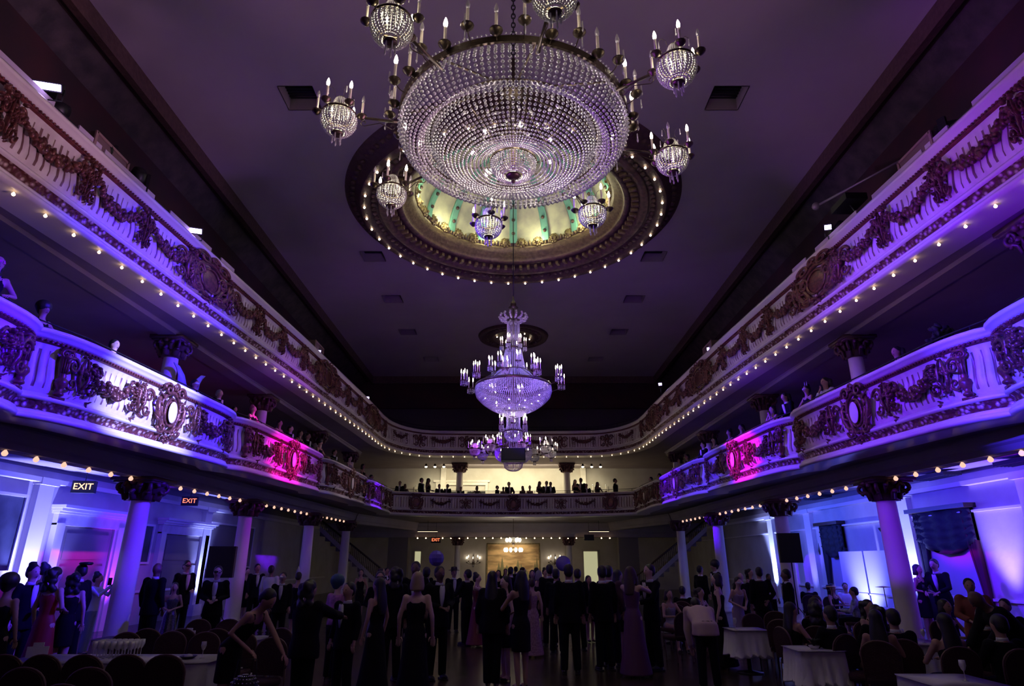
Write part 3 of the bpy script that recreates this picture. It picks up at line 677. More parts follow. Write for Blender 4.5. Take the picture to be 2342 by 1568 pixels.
# ------------------------------------------------------------------ dome, medallions, vents
def dome():
    o = empty('ceiling_dome', (DC[0], DC[1], HZ), label='large round ceiling dome with green ribs, lion head frieze and ring of tiny bulbs', cat='ceiling dome')
    H = 2.3; Rb = 3.13
    mb = MB(); prof = [(Rb * math.cos(t), 0.42 + H * math.sin(t)) for t in np.linspace(0, math.pi / 2 - 0.03, 18)]
    mb.lathe([(Rb + 0.02, 0.30)] + prof, 96, cap=False); mb.ball((0, 0, 0.42 + H), (.35, .35, .06), n=24); mb.build('dome_shell', DOMEP, o)
    n = 16
    for k in range(n):
        a = 2 * math.pi * (k + 0.5) / n + math.pi / n * 0 + (math.pi / 2 - math.pi / n); c, s_ = math.cos(a), math.sin(a)
        rr = []
        for t in np.linspace(0.02, math.pi / 2 - 0.08, 14):
            r = (Rb - 0.03) * math.cos(t); z = 0.40 + (H - 0.03) * math.sin(t); w_ = 0.14 * (0.35 + 0.65 * math.cos(t))
            p = Vector((r * c, r * s_, z)); side = Vector((-s_, c, 0)); inn = Vector((-c * math.cos(t), -s_ * math.cos(t), -math.sin(t) * 0.9))
            rr.append([tuple(p - side * w_), tuple(p - side * w_ + inn * .04), tuple(p - side * w_ * .8 + inn * .06), tuple(p + side * w_ * .8 + inn * .06), tuple(p + side * w_ + inn * .04), tuple(p + side * w_)])
        mb = MB().rings(rr, True, True); rb = mb.build('rib', GREENR, o, smooth=False)
        for t in np.linspace(0.18, 1.25, 6):
            r = (Rb - 0.12) * math.cos(t); z = 0.40 + (H - 0.10) * math.sin(t)
            MB().ball((r * c, r * s_, z), 0.065, n=8).build('stud', DKBR, rb)
    # ring mouldings, from the dome mouth outwards
    def ring(nm, prof, m, nn=128):
        mb = MB(); rr = [[(r * math.cos(2 * math.pi * j / nn), r * math.sin(2 * math.pi * j / nn), z) for j in range(nn)] for r, z in prof]
        mb.rings(rr, True, False); return mb.build(nm, m, o)
    ring('inner_moulding', [(3.12, 0.35), (3.10, 0.26), (3.16, 0.24), (3.16, 0.16), (3.26, 0.14), (3.30, 0.04), (3.40, 0.02), (3.46, -0.08)], MEDG)
    ring('dentil_moulding', [(3.46, -0.08), (3.48, -0.13), (3.58, -0.15), (3.64, -0.13), (3.64, -0.08), (3.94, -0.20), (3.96, -0.28), (4.06, -0.31), (4.16, -0.30), (4.20, -0.24)], MEDB)
    ring('bulb_moulding', [(4.20, -0.24), (4.42, -0.33), (4.46, -0.41), (4.60, -0.45), (4.70, -0.42)], DKBR)
    ring('outer_moulding', [(4.70, -0.42), (4.76, -0.28), (4.84, -0.26), (4.90, -0.14), (4.98, -0.14), (5.02, -0.07), (5.12, -0.07), (5.18, 0.0)], DKBR)
    mb = MB()
    for k in range(84):
        a = 2 * math.pi * k / 84; mb.box((3.78 * math.cos(a), 3.78 * math.sin(a), -0.19), (0.22, 0.10, 0.12), rz=a)
    mb.build('dentils', MEDG, o, smooth=False, kind='stuff')
    # lion heads and leaf crest around the mouth
    for k in range(32):
        a = 2 * math.pi * (k + .5) / 32; c, s_ = math.cos(a), math.sin(a); mb = MB(); M = Matrix.Rotation(a, 4, 'Z')
        def P(x, y, z): v = M @ Vector((x, y, z)); return (v.x, v.y, v.z)
        mb.ball(P(3.08, 0, 0.46), (0.11, 0.13, 0.14), n=9)
        for q in range(9):
            b = 2 * math.pi * q / 9; mb.ball(P(3.08, 0.14 * math.cos(b), 0.46 + 0.15 * math.sin(b)), (0.05, 0.055, 0.055), n=6, m=4)
        mb.ball(P(2.96, 0, 0.43), (0.055, 0.055, 0.05), n=7); mb.ball(P(3.05, 0.07, 0.60), 0.03, n=6, m=4); mb.ball(P(3.05, -0.07, 0.60), 0.03, n=6, m=4)
        mb.build('lion_head', MEDG, o)
    mb = MB()
    for k in range(160):
        a = 2 * math.pi * k / 160; r = 3.10; h = 0.10 + 0.05 * (k % 2)
        c, s_ = math.cos(a), math.sin(a); mb.tube([(r * c, r * s_, 0.34), ((r - .02) * c, (r - .02) * s_, 0.40 + h * .5), ((r - .05) * c, (r - .05) * s_, 0.40 + h)], [0.04, 0.05, 0.01], 5)
    mb.build('leaf_crest', MEDG, o, kind='stuff')
    tmp = MB().ball((0, 0, 0), 0.034, n=8).mesh('bulb', BULB)
    for k in range(44):
        a = 2 * math.pi * (k + .3) / 44; inst_obj(tmp, 'bulb', o, (4.57 * math.cos(a), 4.57 * math.sin(a), -0.48))
    mb = MB()
    for k in range(110):
        a = 2 * math.pi * k / 110; q = 4.32; mb.ball((q * math.cos(a), q * math.sin(a), -0.31), (0.09, 0.09, 0.06), n=7, m=4); mb.ball((4.92 * math.cos(a), 4.92 * math.sin(a), -0.16), (0.10, 0.10, 0.06), n=7, m=4)
    mb.build('leaf_relief', DKBR, o, kind='stuff')
dome()
o = empty('ceiling_medallion', (0, 28.8, HZ), label='smaller dark round ceiling rose with a few bulbs, beyond the large dome', cat='ceiling medallion')
MB().lathe([(0.0001, 0.02), (0.5, 0.0), (0.55, -0.06), (0.95, -0.05), (1.0, -0.11), (1.1, -0.11), (1.15, -0.05), (1.5, -0.06), (1.55, -0.12), (1.68, -0.12), (1.74, 0.01)], 64).build('rose', DKBR, o)
mb = MB()
for k in range(40):
    a = 2 * math.pi * k / 40; mb.ball((1.33 * math.cos(a), 1.33 * math.sin(a), -0.08), (0.10, 0.10, 0.05), n=7, m=4)
mb.build('leaf_relief', DKBR, o, kind='stuff')
tmp = MB().ball((0, 0, 0), 0.03, n=8).mesh('bulb', BULB)
for k in range(6): a = 2 * math.pi * (k + .2) / 6; inst_obj(tmp, 'bulb', o, (0.82 * math.cos(a), 0.82 * math.sin(a), -0.10))
def vent(x, y, side, label):
    o = empty('ceiling_vent', (x, y, HZ), label=label, cat='ceiling vent', group=None)
    a = 0.40; h = 0.34
    for nm, c, sz in (('shaft_side', (-a - .01, 0, h / 2), (.02, 2 * a + .04, h)), ('shaft_side', (a + .01, 0, h / 2), (.02, 2 * a + .04, h)), ('shaft_side', (0, -a - .01, h / 2), (2 * a, .02, h)), ('shaft_side', (0, a + .01, h / 2), (2 * a, .02, h))):
        MB().box(c, sz).build(nm, SOFFIT, o, smooth=False)
    MB().box((0, 0, h + .01), (2 * a + .04, 2 * a + .04, .02)).build('grille', BLACKB, o, smooth=False)
    for k in range(7): MB().box((0, -a + 0.1 + 0.1 * k, h - .02), (2 * a, 0.012, 0.03), M=Matrix.Rotation(0.5, 4, 'X')).build('slat', BLACKM, o, smooth=False)
    cut = MB().box((x, y, HZ + .1), (2 * a, 2 * a, .5)); CUTS.append(cut)
CUTS = []
VN = ['beside the giant chandelier', 'at the rim of the big dome', 'second beyond the dome', 'third beyond the dome', 'farthest, above the far gallery']
for k, y in enumerate((12.1, 20.3, 24.2, 28.2, 32.5)):
    for s_, nm in ((-1, 'left'), (1, 'right')): vent(s_ * (5.15 if k < 4 else 4.55), y, s_, 'dark square ceiling vent on %s half, %s' % (nm, VN[k]))
def cut_ceiling():
    co = bpy.data.objects['ceiling']; mb = MB()
    for c in CUTS: mb.add(np.concatenate(c.V), c.F)
    t = bpy.data.objects.new('cutter', mb.mesh('cutter', CEILM, False)); C.objects.link(t)
    m = co.modifiers.new('b', 'BOOLEAN'); m.operation = 'DIFFERENCE'; m.object = t; m.solver = 'EXACT'
    dg = bpy.context.evaluated_depsgraph_get(); dg.update(); me = bpy.data.meshes.new_from_object(co.evaluated_get(dg)); co.modifiers.clear(); co.data = me; bpy.data.objects.remove(t)
cut_ceiling()

# ------------------------------------------------------------------ chandeliers
def strands(prof, count, pitch, r, n_min=0, taper=True, jitter=0.0, a0=0.0):
    """beads strung down a profile of (radius, z); count strands, bead every `pitch`"""
    P = np.array(prof, float); d = np.r_[0, np.cumsum(np.hypot(*np.diff(P, axis=0).T))]; m = int(d[-1] / pitch); s = (np.arange(m) + .5) * pitch
    Rr = np.interp(s, d, P[:, 0]); Z = np.interp(s, d, P[:, 1]); R0 = P[:, 0].max(); pos = []; sc = []
    for i in range(m):
        k = min(1.0, (0.45 + 0.55 * Rr[i] / R0)) if taper else 1.0
        a = a0 + 2 * np.pi * np.arange(count) / count
        pos.append(np.c_[Rr[i] * np.cos(a), Rr[i] * np.sin(a), np.full(count, Z[i])]); sc.append(np.full(count, r * k))
    return np.concatenate(pos), np.concatenate(sc)
def beadnet(parent, name, prof, count, pitch, r, mtl=None, sag=0, **kw):
    pos, sc = strands(prof, count, pitch, r, **kw)
    mb = MB(); mb.inst(BV, BF, pos, sc); return mb.build(name, mtl or CRYS, parent, kind='stuff')
def candle_mesh(lit=True, h=0.17):
    mb = MB(); mb.lathe([(0.013, 0.0), (0.013, h), (0.008, h + .005)], 8, mi=0)
    mb.lathe([(0.006, h + .005), (0.017, h + .02), (0.019, h + .045), (0.012, h + .08), (0.003, h + .105)], 8, mi=1)
    mb.lathe([(0.004, -0.05), (0.02, -0.045), (0.05, -0.012), (0.055, 0.0), (0.05, 0.002), (0.014, -0.004)], 12, mi=2)
    return mb.mesh('candle', [CANDLE, FLAME if lit else CRYS, BRONZE])
CND, CNDU = candle_mesh(), candle_mesh(False)
def drop_mesh(L=0.16, r=0.014):
    return MB().lathe([(0.002, 0), (r * .6, -0.01), (r * .7, -0.6 * L), (r, -0.8 * L), (0.001, -L)], 6).mesh('crystal_drop', CRYS)
DROP = drop_mesh()
def curl_arm(mb, p, q, drop, r=0.012):
    p, q = Vector(p), Vector(q); m = (p + q) / 2 + Vector((0, 0, -drop)); pts = []
    for i in range(9):
        t = i / 8; pts.append(tuple(p * (1 - t) ** 2 + m * 2 * t * (1 - t) + q * t * t))
    mb.tube(pts, r, 6)
def satellite():
    """small basket chandelier; origin at the centre of its ring"""
    o = {}
    r = 0.235
    bow = [(r, -0.02), (r * 1.04, -0.08), (r * 1.0, -0.15), (r * .86, -0.22), (r * .62, -0.28), (r * .36, -0.31)]
    pos, sc = strands(bow, 27, 0.034, 0.0165, taper=False); b = MB().inst(BV, BF, pos, sc)
    o['bead_basket'] = b.mesh('bead_basket', CRYS)
    up = [(r * .62, 0.02), (r * .52, 0.10), (r * .42, 0.20), (r * .30, 0.27)]
    pos, sc = strands(up, 26, 0.016, 0.0085, taper=False); o['bead_crown'] = MB().inst(BV, BF, pos, sc).mesh('bead_crown', CRYS)
    mb = MB().torus((0, 0, 0), r, 0.012, 32, 6, rz=0.02); mb.lathe([(0.001, -0.345), (0.07, -0.335), (0.085, -0.315), (0.08, -0.30), (0.001, -0.30)], 16)
    mb.torus((0, 0, 0.27), r * .30, 0.007, 20, 5)
    for k in range(6): a = 2 * math.pi * k / 6; curl_arm(mb, (r * math.cos(a), r * math.sin(a), -0.01), ((r + .075) * math.cos(a), (r + .075) * math.sin(a), 0.02), 0.05, 0.006)
    for k in range(4):
        a = 2 * math.pi * (k + .3) / 4; c, s_ = math.cos(a), math.sin(a)
        mb.tube([(.08 * c, .08 * s_, .27), (.10 * c, .10 * s_, .38), (.15 * c, .15 * s_, .42), (.19 * c, .19 * s_, .38)], 0.0035, 4)
    o['ring_frame'] = mb.mesh('ring_frame', BRONZE)
    return o
SAT = satellite()
def chandelier_satellites(root, R_, z, n, a0, hubr, sc=1.0, mtl=BRONZE):
    for k in range(n):
        a = a0 + 2 * math.pi * k / n; c, s_ = math.cos(a), math.sin(a)
        mb = MB(); L = R_ - 0.22 * sc - hubr
        # flat bar arm with an iron scroll under it, local to the satellite
        mb.box((-(0.22 * sc + L / 2 + .02), 0, 0.0), (L + 0.06, 0.035, 0.018))
        for q, dirn in ((-0.35 * sc, 1), (-(0.22 * sc + L) + 0.1, -1)):
            pts = []
            for i in range(16):
                t = i / 15; an = -math.pi / 2 + dirn * t * 1.6 * math.pi; rr = 0.05 * (1 - .75 * t); pts.append((q + rr * math.cos(an), 0, -0.075 + rr * math.sin(an) + .03 * 0))
            mb.tube(pts, 0.006, 5)
        mb.tube([(-0.35 * sc, 0, -0.125), (-(0.35 * sc + L * .35), 0, -0.05), (-(0.22 * sc + L) + 0.1, 0, -0.125)], 0.006, 5)
        arm = mb.build('satellite_arm', mtl, root); arm.location = (R_ * c, R_ * s_, z); arm.rotation_euler = (0, 0, a)
        for nm in ('bead_basket', 'bead_crown', 'ring_frame'): inst_obj(SAT[nm], nm, arm, scale=sc, kind='stuff' if nm != 'ring_frame' else None)
        for q in range(6):
            b = 2 * math.pi * q / 6; lit = (q + k) % 6 in (0, 2, 3, 5); rr = 0.31 * sc
            inst_obj(CND if lit else CNDU, 'candle', arm, (rr * math.cos(b), rr * math.sin(b), 0.03 * sc), scale=sc * 1.3)
        for q in range(5): b = 2 * math.pi * q / 5; inst_obj(DROP, 'crystal_drop', arm, (0.06 * sc * math.cos(b), 0.06 * sc * math.sin(b), -0.33 * sc), scale=sc)
        for q in range(4):
            b = 2 * math.pi * (q + .3) / 4 - 0; inst_obj(DROP, 'crystal_drop', arm, (0.19 * sc * math.cos(b), 0.19 * sc * math.sin(b), 0.38 * sc), scale=sc * .8)
def giant_chandelier():
    cx, cyy = 0.0, 7.0
    o = empty('chandelier', (cx, cyy, 7.55), label='enormous crystal bead chandelier with eight satellite baskets, hanging nearest the camera', cat='chandelier')
    R1, R2, R3 = 1.52, 1.10, 0.30
    # tiers of bead strings
    t1 = [(R1 - .02, -0.05), (R1 + .0, -0.20), (R1 - 0.06, -0.34), (R1 - 0.20, -0.45), (R2 + 0.16, -0.51), (R2 + .03, -0.30)]
    beadnet(o, 'outer_bead_tier', [(R1 - .02, -0.04), (R1 + .02, -0.18), (R1 - 0.05, -0.32), (R1 - 0.16, -0.42), (R2 + .16, -0.42), (R2 + .03, -0.22)], 118, 0.056, 0.0235, taper=False)
    beadnet(o, 'bead_fringe', [(R1 + .01, 0.12), (R1 + .012, 0.02)], 170, 0.05, 0.012, taper=False)
    beadnet(o, 'inner_bead_tier', [(R2, -0.22), (R2 - .01, -0.36), (R2 - .15, -0.52), (.62, -0.62), (.45, -0.60), (R3 + .02, -0.55)], 96, 0.055, 0.0225)
    beadnet(o, 'centre_bead_bowl', [(R3, -0.56), (R3 - .01, -0.64), (.24, -0.73), (.10, -0.78)], 44, 0.034, 0.0165)
    # crystals hung from the upper tier inside
    q = random.Random(3); mb = MB(); pos = []; sc = []
    for i in range(110):
        a = q.uniform(0, 6.28); r = q.uniform(.15, .8); pos.append((r * math.cos(a), r * math.sin(a), q.uniform(-.25, .05))); sc.append(q.uniform(.012, .028))
    mb.inst(BV, BF, pos, sc); mb.build('inner_crystals', CRYS, o, kind='stuff')
    def band(nm, r, z, h, th=0.02):
        mb = MB(); n = 96
        mb.rings([[(rr * math.cos(2 * math.pi * j / n), rr * math.sin(2 * math.pi * j / n), zz) for j in range(n)] for rr, zz in ((r, z - h / 2), (r + th, z - h / 2), (r + th, z + h / 2), (r, z + h / 2))], True, False, loop=True)
        return mb.build(nm, BRONZE, o, smooth=False)
    band('outer_ring', R1, 0, 0.09, 0.03); band('middle_ring', R2, -0.20, 0.04, 0.025); band('centre_ring', R3, -0.55, 0.035)
    mb = MB(); mb.lathe([(0.001, -0.80), (0.07, -0.79), (0.10, -0.765), (0.09, -0.75), (0.001, -0.75)], 20); mb.ball((0, 0, -0.85), 0.03); mb.build('finial', BRONZE, o)
    mb = MB()
    for k in range(8):
        a = math.radians(10 + 22.5 * 2 * k); mb.tube([(R1 * math.cos(a), R1 * math.sin(a), 0.0), (0.12 * math.cos(a), 0.12 * math.sin(a), 0.62)], 0.016, 6)
    for k in range(8):
        a = math.radians(10 + 45 * k); mb.tube([(R2 * math.cos(a), R2 * math.sin(a), -0.20), (R3 * math.cos(a), R3 * math.sin(a), -0.52)], 0.010, 5)
    mb.tube([(0, 0, -0.78), (0, 0, 1.2)], 0.03, 8); mb.ball((0, 0, 0.62), (0.16, 0.16, 0.10)); mb.build('frame', BRONZE, o)
    mb = MB(); z = 1.15; k = 0
    while z < 4.95:
        ang = (k % 2) * math.pi / 2; pts = [(0.028 * math.cos(t) * math.cos(ang), 0.028 * math.cos(t) * math.sin(ang), z + 0.055 * math.sin(t)) for t in np.linspace(0, 2 * math.pi, 9)[:-1]]
        mb.tube(pts, 0.010, 5, loop=True); z += 0.085; k += 1
    mb.build('chain', BLACKM, o)
    mb = MB(); mb.lathe([(0.001, 4.95), (0.24, 4.93), (0.22, 4.86), (0.08, 4.80), (0.03, 4.78), (0.001, 4.78)], 24); mb.build('ceiling_rose', BRONZE, o)
    # candles standing out from the ring on curled arms
    for k in range(32):
        a = math.radians(10 + 11.25 * (k + .5)); rr = R1 + 0.16 if k % 2 else R1 + 0.10; h = 0.13 if k % 2 else 0.05; c, s_ = math.cos(a), math.sin(a)
        lit = k in (1, 8, 12, 13, 17, 20, 24, 28, 30)
        mb = MB(); curl_arm(mb, (R1 * c, R1 * s_, 0.0), (rr * c, rr * s_, h - .03), 0.08, 0.007); ar = mb.build('candle_arm', BRONZE, o)
        inst_obj(CND if lit else CNDU, 'candle', ar, (rr * c, rr * s_, h), scale=1.45)
        if k % 2:
            inst_obj(DROP, 'crystal_drop', o, ((rr + .07) * c, (rr + .07) * s_, 0.24), scale=1.1); inst_obj(DROP, 'crystal_drop', o, ((rr + .05) * c, (rr + .05) * s_, 0.02), scale=1.0)
    chandelier_satellites(o, 2.30, -0.13, 8, math.radians(10.5), R1, 0.92)
    for k in range(8):
        a = math.radians(10.5 + 45 * k); light('POINT', 'satellite_lamp', (cx + 2.30 * math.cos(a), cyy + 2.30 * math.sin(a), 7.37), 9.5, WARMG, size=0.07)
    # lamps inside the bowl
    for k in range(7):
        a = 2 * math.pi * k / 7 + .4; x, y = 0.55 * math.cos(a), 0.55 * math.sin(a)
        MB().ball((x, y, -0.38), (0.028, 0.028, 0.04), n=8).build('lamp', FLAME, o)
        light('POINT', 'chandelier_lamp', (cx + x, cyy + y, 7.55 - .44), 4.6, WHITEW, size=.05)
    light('POINT', 'chandelier_lamp', (cx, cyy, 7.55 - 0.64), 40, WARMG, size=0.05)
    for k in range(10):
        a = 2 * math.pi * k / 10 + .3; light('POINT', 'chandelier_lamp', (cx + .88 * math.cos(a), cyy + .88 * math.sin(a), 7.55 - .36), 1.5, (1, .86, .80), size=0.06)
    for k in range(14):
        a = 2 * math.pi * k / 14; light('POINT', 'chandelier_lamp', (cx + 1.34 * math.cos(a), cyy + 1.34 * math.sin(a), 7.55 - .22), 1.7, (1, .82, .84), size=0.06)
giant_chandelier()
def cluster(root, x, y, z, n, r=0.07, sc=0.8, rot=0):
    mb = MB(); mb.torus((x, y, z), r, 0.006, 16, 5); mb.tube([(x, y, z), (x, y, z - .14)], 0.008, 5)
    d = math.hypot(x, y); mb.tube([(x, y, z - .1), (x * .8, y * .8, z - .2), (x * .62, y * .62, z - .12)], 0.008, 5)
    a = mb.build('candle_arm', BRONZE, root)
    for k in range(n): b = rot + 2 * math.pi * k / n; inst_obj(CND, 'candle', a, (x + r * math.cos(b), y + r * math.sin(b), z + .02), scale=(sc, sc, sc * 1.5))
    pos = [(x + (r + .015) * math.cos(t), y + (r + .015) * math.sin(t), z - .03 - .03 * q) for t in np.linspace(0, 6.28, 13)[:-1] for q in range(4)]
    MB().inst(BV, BF, pos, [0.014] * len(pos)).build('crystal_skirt', CRYS, a, kind='stuff')
def tiered_chandelier():
    o = empty('chandelier', (0, 17.05, 6.73), label='tall tiered violet lit crystal chandelier hanging from the dome centre', cat='chandelier')
    z0 = 6.73; o.scale = (.942,) * 3
    beadnet(o, 'crown_beads', [(0.40, 2.28), (0.44, 2.20), (0.40, 2.12), (0.2, 2.10)], 14, 0.06, 0.04, taper=False)
    beadnet(o, 'upper_bead_tower', [(0.19, 2.02), (0.20, 1.5), (0.24, 1.18)], 26, 0.030, 0.0135, taper=False)
    beadnet(o, 'middle_bead_tower', [(0.25, 1.10), (0.30, 0.8), (0.38, 0.42)], 34, 0.034, 0.015, taper=False)
    beadnet(o, 'shoulder_beads', [(0.46, 0.40), (0.54, 0.30), (0.70, 0.10), (1.0, -0.02)], 80, 0.036, 0.0165, taper=False)
    beadnet(o, 'main_bead_bowl', [(1.14, -0.10), (1.15, -0.24), (1.10, -0.40), (0.93, -0.58), (0.70, -0.74), (0.50, -0.84)], 110, 0.040, 0.0195)
    beadnet(o, 'lower_bead_bowl', [(0.47, -0.72), (0.46, -0.82), (0.36, -0.93), (0.14, -1.0)], 56, 0.032, 0.015)
    beadnet(o, 'stem_beads', [(0.20, -1.0), (0.20, -1.3), (0.26, -1.42)], 22, 0.034, 0.014, taper=False)
    beadnet(o, 'bottom_bead_bowl', [(0.26, -1.46), (0.27, -1.56), (0.2, -1.68), (0.06, -1.74)], 30, 0.030, 0.0145)
    for nm, r, z, h in (('top_ring', .25, 1.14, .05), ('second_ring', .47, .40, .05), ('main_ring', 1.14, -.06, .09), ('lower_ring', .48, -.70, .05), ('bottom_ring', .27, -1.44, .04)):
        MB().torus((0, 0, z), r, 0.015, 64, 6, rz=h / 2).build(nm, BRONZE, o)
    mb = MB(); mb.tube([(0, 0, -1.9), (0, 0, 2.9)], 0.02, 8); mb.ball((0, 0, 2.62), (0.10, 0.10, 0.14)); mb.lathe([(0.001, 2.5), (.16, 2.52), (.05, 2.58), (.03, 2.8)], 12)
    for k in range(12):
        a = 2 * math.pi * k / 12; mb.tube([(1.14 * math.cos(a), 1.14 * math.sin(a), -.05), (.47 * math.cos(a), .47 * math.sin(a), .40)], .010, 5)
    mb.build('frame', BRONZE, o)
    MB().tube([(0, 0, 2.85), (0, 0, 8.75)], 0.016, 6).build('cable', BLACKM, o)
    for k in range(10): a = 2 * math.pi * (k + .25) / 10; cluster(o, 1.50 * math.cos(a), 1.50 * math.sin(a), .04 + .0 * k, 4, .09, .85, k)
    for k in range(8): a = 2 * math.pi * k / 8 + .2; cluster(o, .72 * math.cos(a), .72 * math.sin(a), .52, 3, .06, .8, k)
    for k in range(6): a = 2 * math.pi * k / 6 + .1; cluster(o, .36 * math.cos(a), .36 * math.sin(a), 1.22, 3, .04, .7, k)
    for k in range(6): a = 2 * math.pi * k / 6 + .5; cluster(o, .40 * math.cos(a), .40 * math.sin(a), -1.28, 2, .05, .75, k)
    for k in range(12): a = 2 * math.pi * k / 12; inst_obj(DROP, 'crystal_drop', o, (.12 * math.cos(a), .12 * math.sin(a), -1.72), scale=1.2)
    for k in range(14):
        a = 2 * math.pi * k / 14; r = .85 if k % 2 else .55; MB().ball((r * math.cos(a), r * math.sin(a), -.42 if k % 2 else -.6), .022, n=7).build('lamp', FLAME, o)
    VL = (0.26, 0.18, 1.0)
    for z, p in ((1.6, 5), (.8, 7), (.15, 10), (-.3, 16), (-1.2, 5), (-1.58, 4)): light('POINT', 'chandelier_lamp', (0.0, 17.05, z0 + z * .942), p, VL, size=.06)
    light('POINT', 'chandelier_lamp', (0.0, 17.05, z0 - .81), 9, (1, .75, .7), size=.06)
    for k in range(4): a = math.pi / 2 * k + .5; light('POINT', 'chandelier_lamp', (.75 * math.cos(a), 17.05 + .75 * math.sin(a), z0 - .24), 9, (.25, .16, 1), size=.06)
tiered_chandelier()
light('SPOT', 'led_beam', (-6.5, 13.0, 9.3), 3200, (0.05, 0.03, 1.0), aim=(0, 17.05, 6.9), size=.1, angle=16, blend=.7)
light('SPOT', 'led_beam', (6.5, 13.0, 9.3), 3200, (0.08, 0.03, 1.0), aim=(0, 17.05, 6.7), size=.1, angle=16, blend=.7)
def far_chandelier():
    o = empty('chandelier', (0, 28.8, 6.9), label='far wide chandelier with purple lit candle baskets behind a black box', cat='chandelier')
    beadnet(o, 'bead_tier', [(0.86, -0.02), (0.88, -.2), (.80, -.42), (.62, -.58), (.4, -.64)], 90, 0.04, 0.016); beadnet(o, 'bead_bowl', [(0.46, -.62), (.4, -.86), (.25, -.98), (.08, -1.02)], 44, .036, .015)
    MB().torus((0, 0, 0), .87, .015, 64, 6, rz=.04).build('outer_ring', BRONZE, o); MB().torus((0, 0, -.6), .48, .012, 48, 6, rz=.03).build('lower_ring', BRONZE, o)
    mb = MB(); mb.tube([(0, 0, -.9), (0, 0, 1.2)], .02, 6); mb.ball((0, 0, .5), (.1, .1, .2))
    for k in range(8): a = 2 * math.pi * k / 8; mb.tube([(.87 * math.cos(a), .87 * math.sin(a), 0), (0, 0, .5)], .01, 5)
    mb.build('frame', BRONZE, o); MB().tube([(0, 0, 1.2), (0, 0, 5.6)], .016, 6).build('cable', BLACKM, o)
    chandelier_satellites(o, 1.80, -.05, 8, math.radians(10), .87, 1.0)
    for k in range(10): a = 2 * math.pi * k / 10; cluster(o, .75 * math.cos(a), .75 * math.sin(a), .35, 2, .05, .8, k)
    for k, c in ((0, (1, .8, .7)), (2, (.8, .1, 1)), (4, (.8, .1, 1)), (5, (.5, .1, 1)), (7, (1, .8, .7)), (6, (.6, .1, 1))):
        a = math.radians(10 + 45 * k); light('POINT', 'satellite_lamp', (1.8 * math.cos(a), 28.8 + 1.8 * math.sin(a), 6.95), 6, c, size=.06)
    light('POINT', 'chandelier_lamp', (0, 28.8, 6.6), 6, (.4, .1, 1), size=.1)
    light('POINT', 'chandelier_lamp', (0, 28.8, 7.5), 14, (.3, .05, 1), size=.1)
far_chandelier()
o = empty('speaker_cluster', (0, 26.3, 6.22), label='black rectangular speaker box hanging in front of the far chandelier', cat='speaker')
MB().box((0, 0, 0), (1.02, .55, .52)).build('cabinet', BLACKB, o, smooth=False); MB().box((0, -.285, 0), (.94, .02, .44)).build('grille', BLACKM, o, smooth=False)
mb = MB(); mb.tube([(-.4, 0, .25), (0, 0, 1.5)], .01, 5); mb.tube([(.4, 0, .25), (0, 0, 1.5)], .01, 5); mb.tube([(0, 0, 1.5), (0, 0, 6.27)], .01, 5); mb.build('cable', BLACKM, o)
def foyer_chandelier():
    o = empty('chandelier', (0, 38.0, 2.86), label='small bright white glass chandelier in the foyer before the golden mural', cat='chandelier')
    mb = MB(); mb.tube([(0, 0, -.3), (0, 0, 1.62)], .015, 6); mb.lathe([(.001, 1.62), (.12, 1.61), (.03, 1.5)], 12); mb.ball((0, 0, .12), (.08, .08, .14))
    for k in range(10):
        a = 2 * math.pi * k / 10; curl_arm(mb, (0, 0, -.1), (.48 * math.cos(a), .48 * math.sin(a), -.18), .25, .01)
    for k in range(6): a = 2 * math.pi * k / 6; curl_arm(mb, (0, 0, .2), (.38 * math.cos(a), .38 * math.sin(a), .22), .15, .008)
    mb.build('frame', BRONZE, o)
    g = MB().ball((0, 0, 0), (.085, .085, .12), n=10).mesh('glass_globe', SHADE)
    for k in range(10): a = 2 * math.pi * k / 10; inst_obj(g, 'glass_globe', o, (.48 * math.cos(a), .48 * math.sin(a), -.25))
    for k in range(6): a = 2 * math.pi * k / 6; inst_obj(g, 'glass_globe', o, (.38 * math.cos(a), .38 * math.sin(a), .30))
    pos = [(r * math.cos(t), r * math.sin(t), .5 - .75 * r + q) for r in (.08, .16, .24, .32) for t in np.linspace(0, 6.28, 17)[:-1] for q in (0, -.06)]
    MB().inst(BV, BF, pos, [.02] * len(pos)).build('crystal_swags', CRYS, o, kind='stuff')
foyer_chandelier()

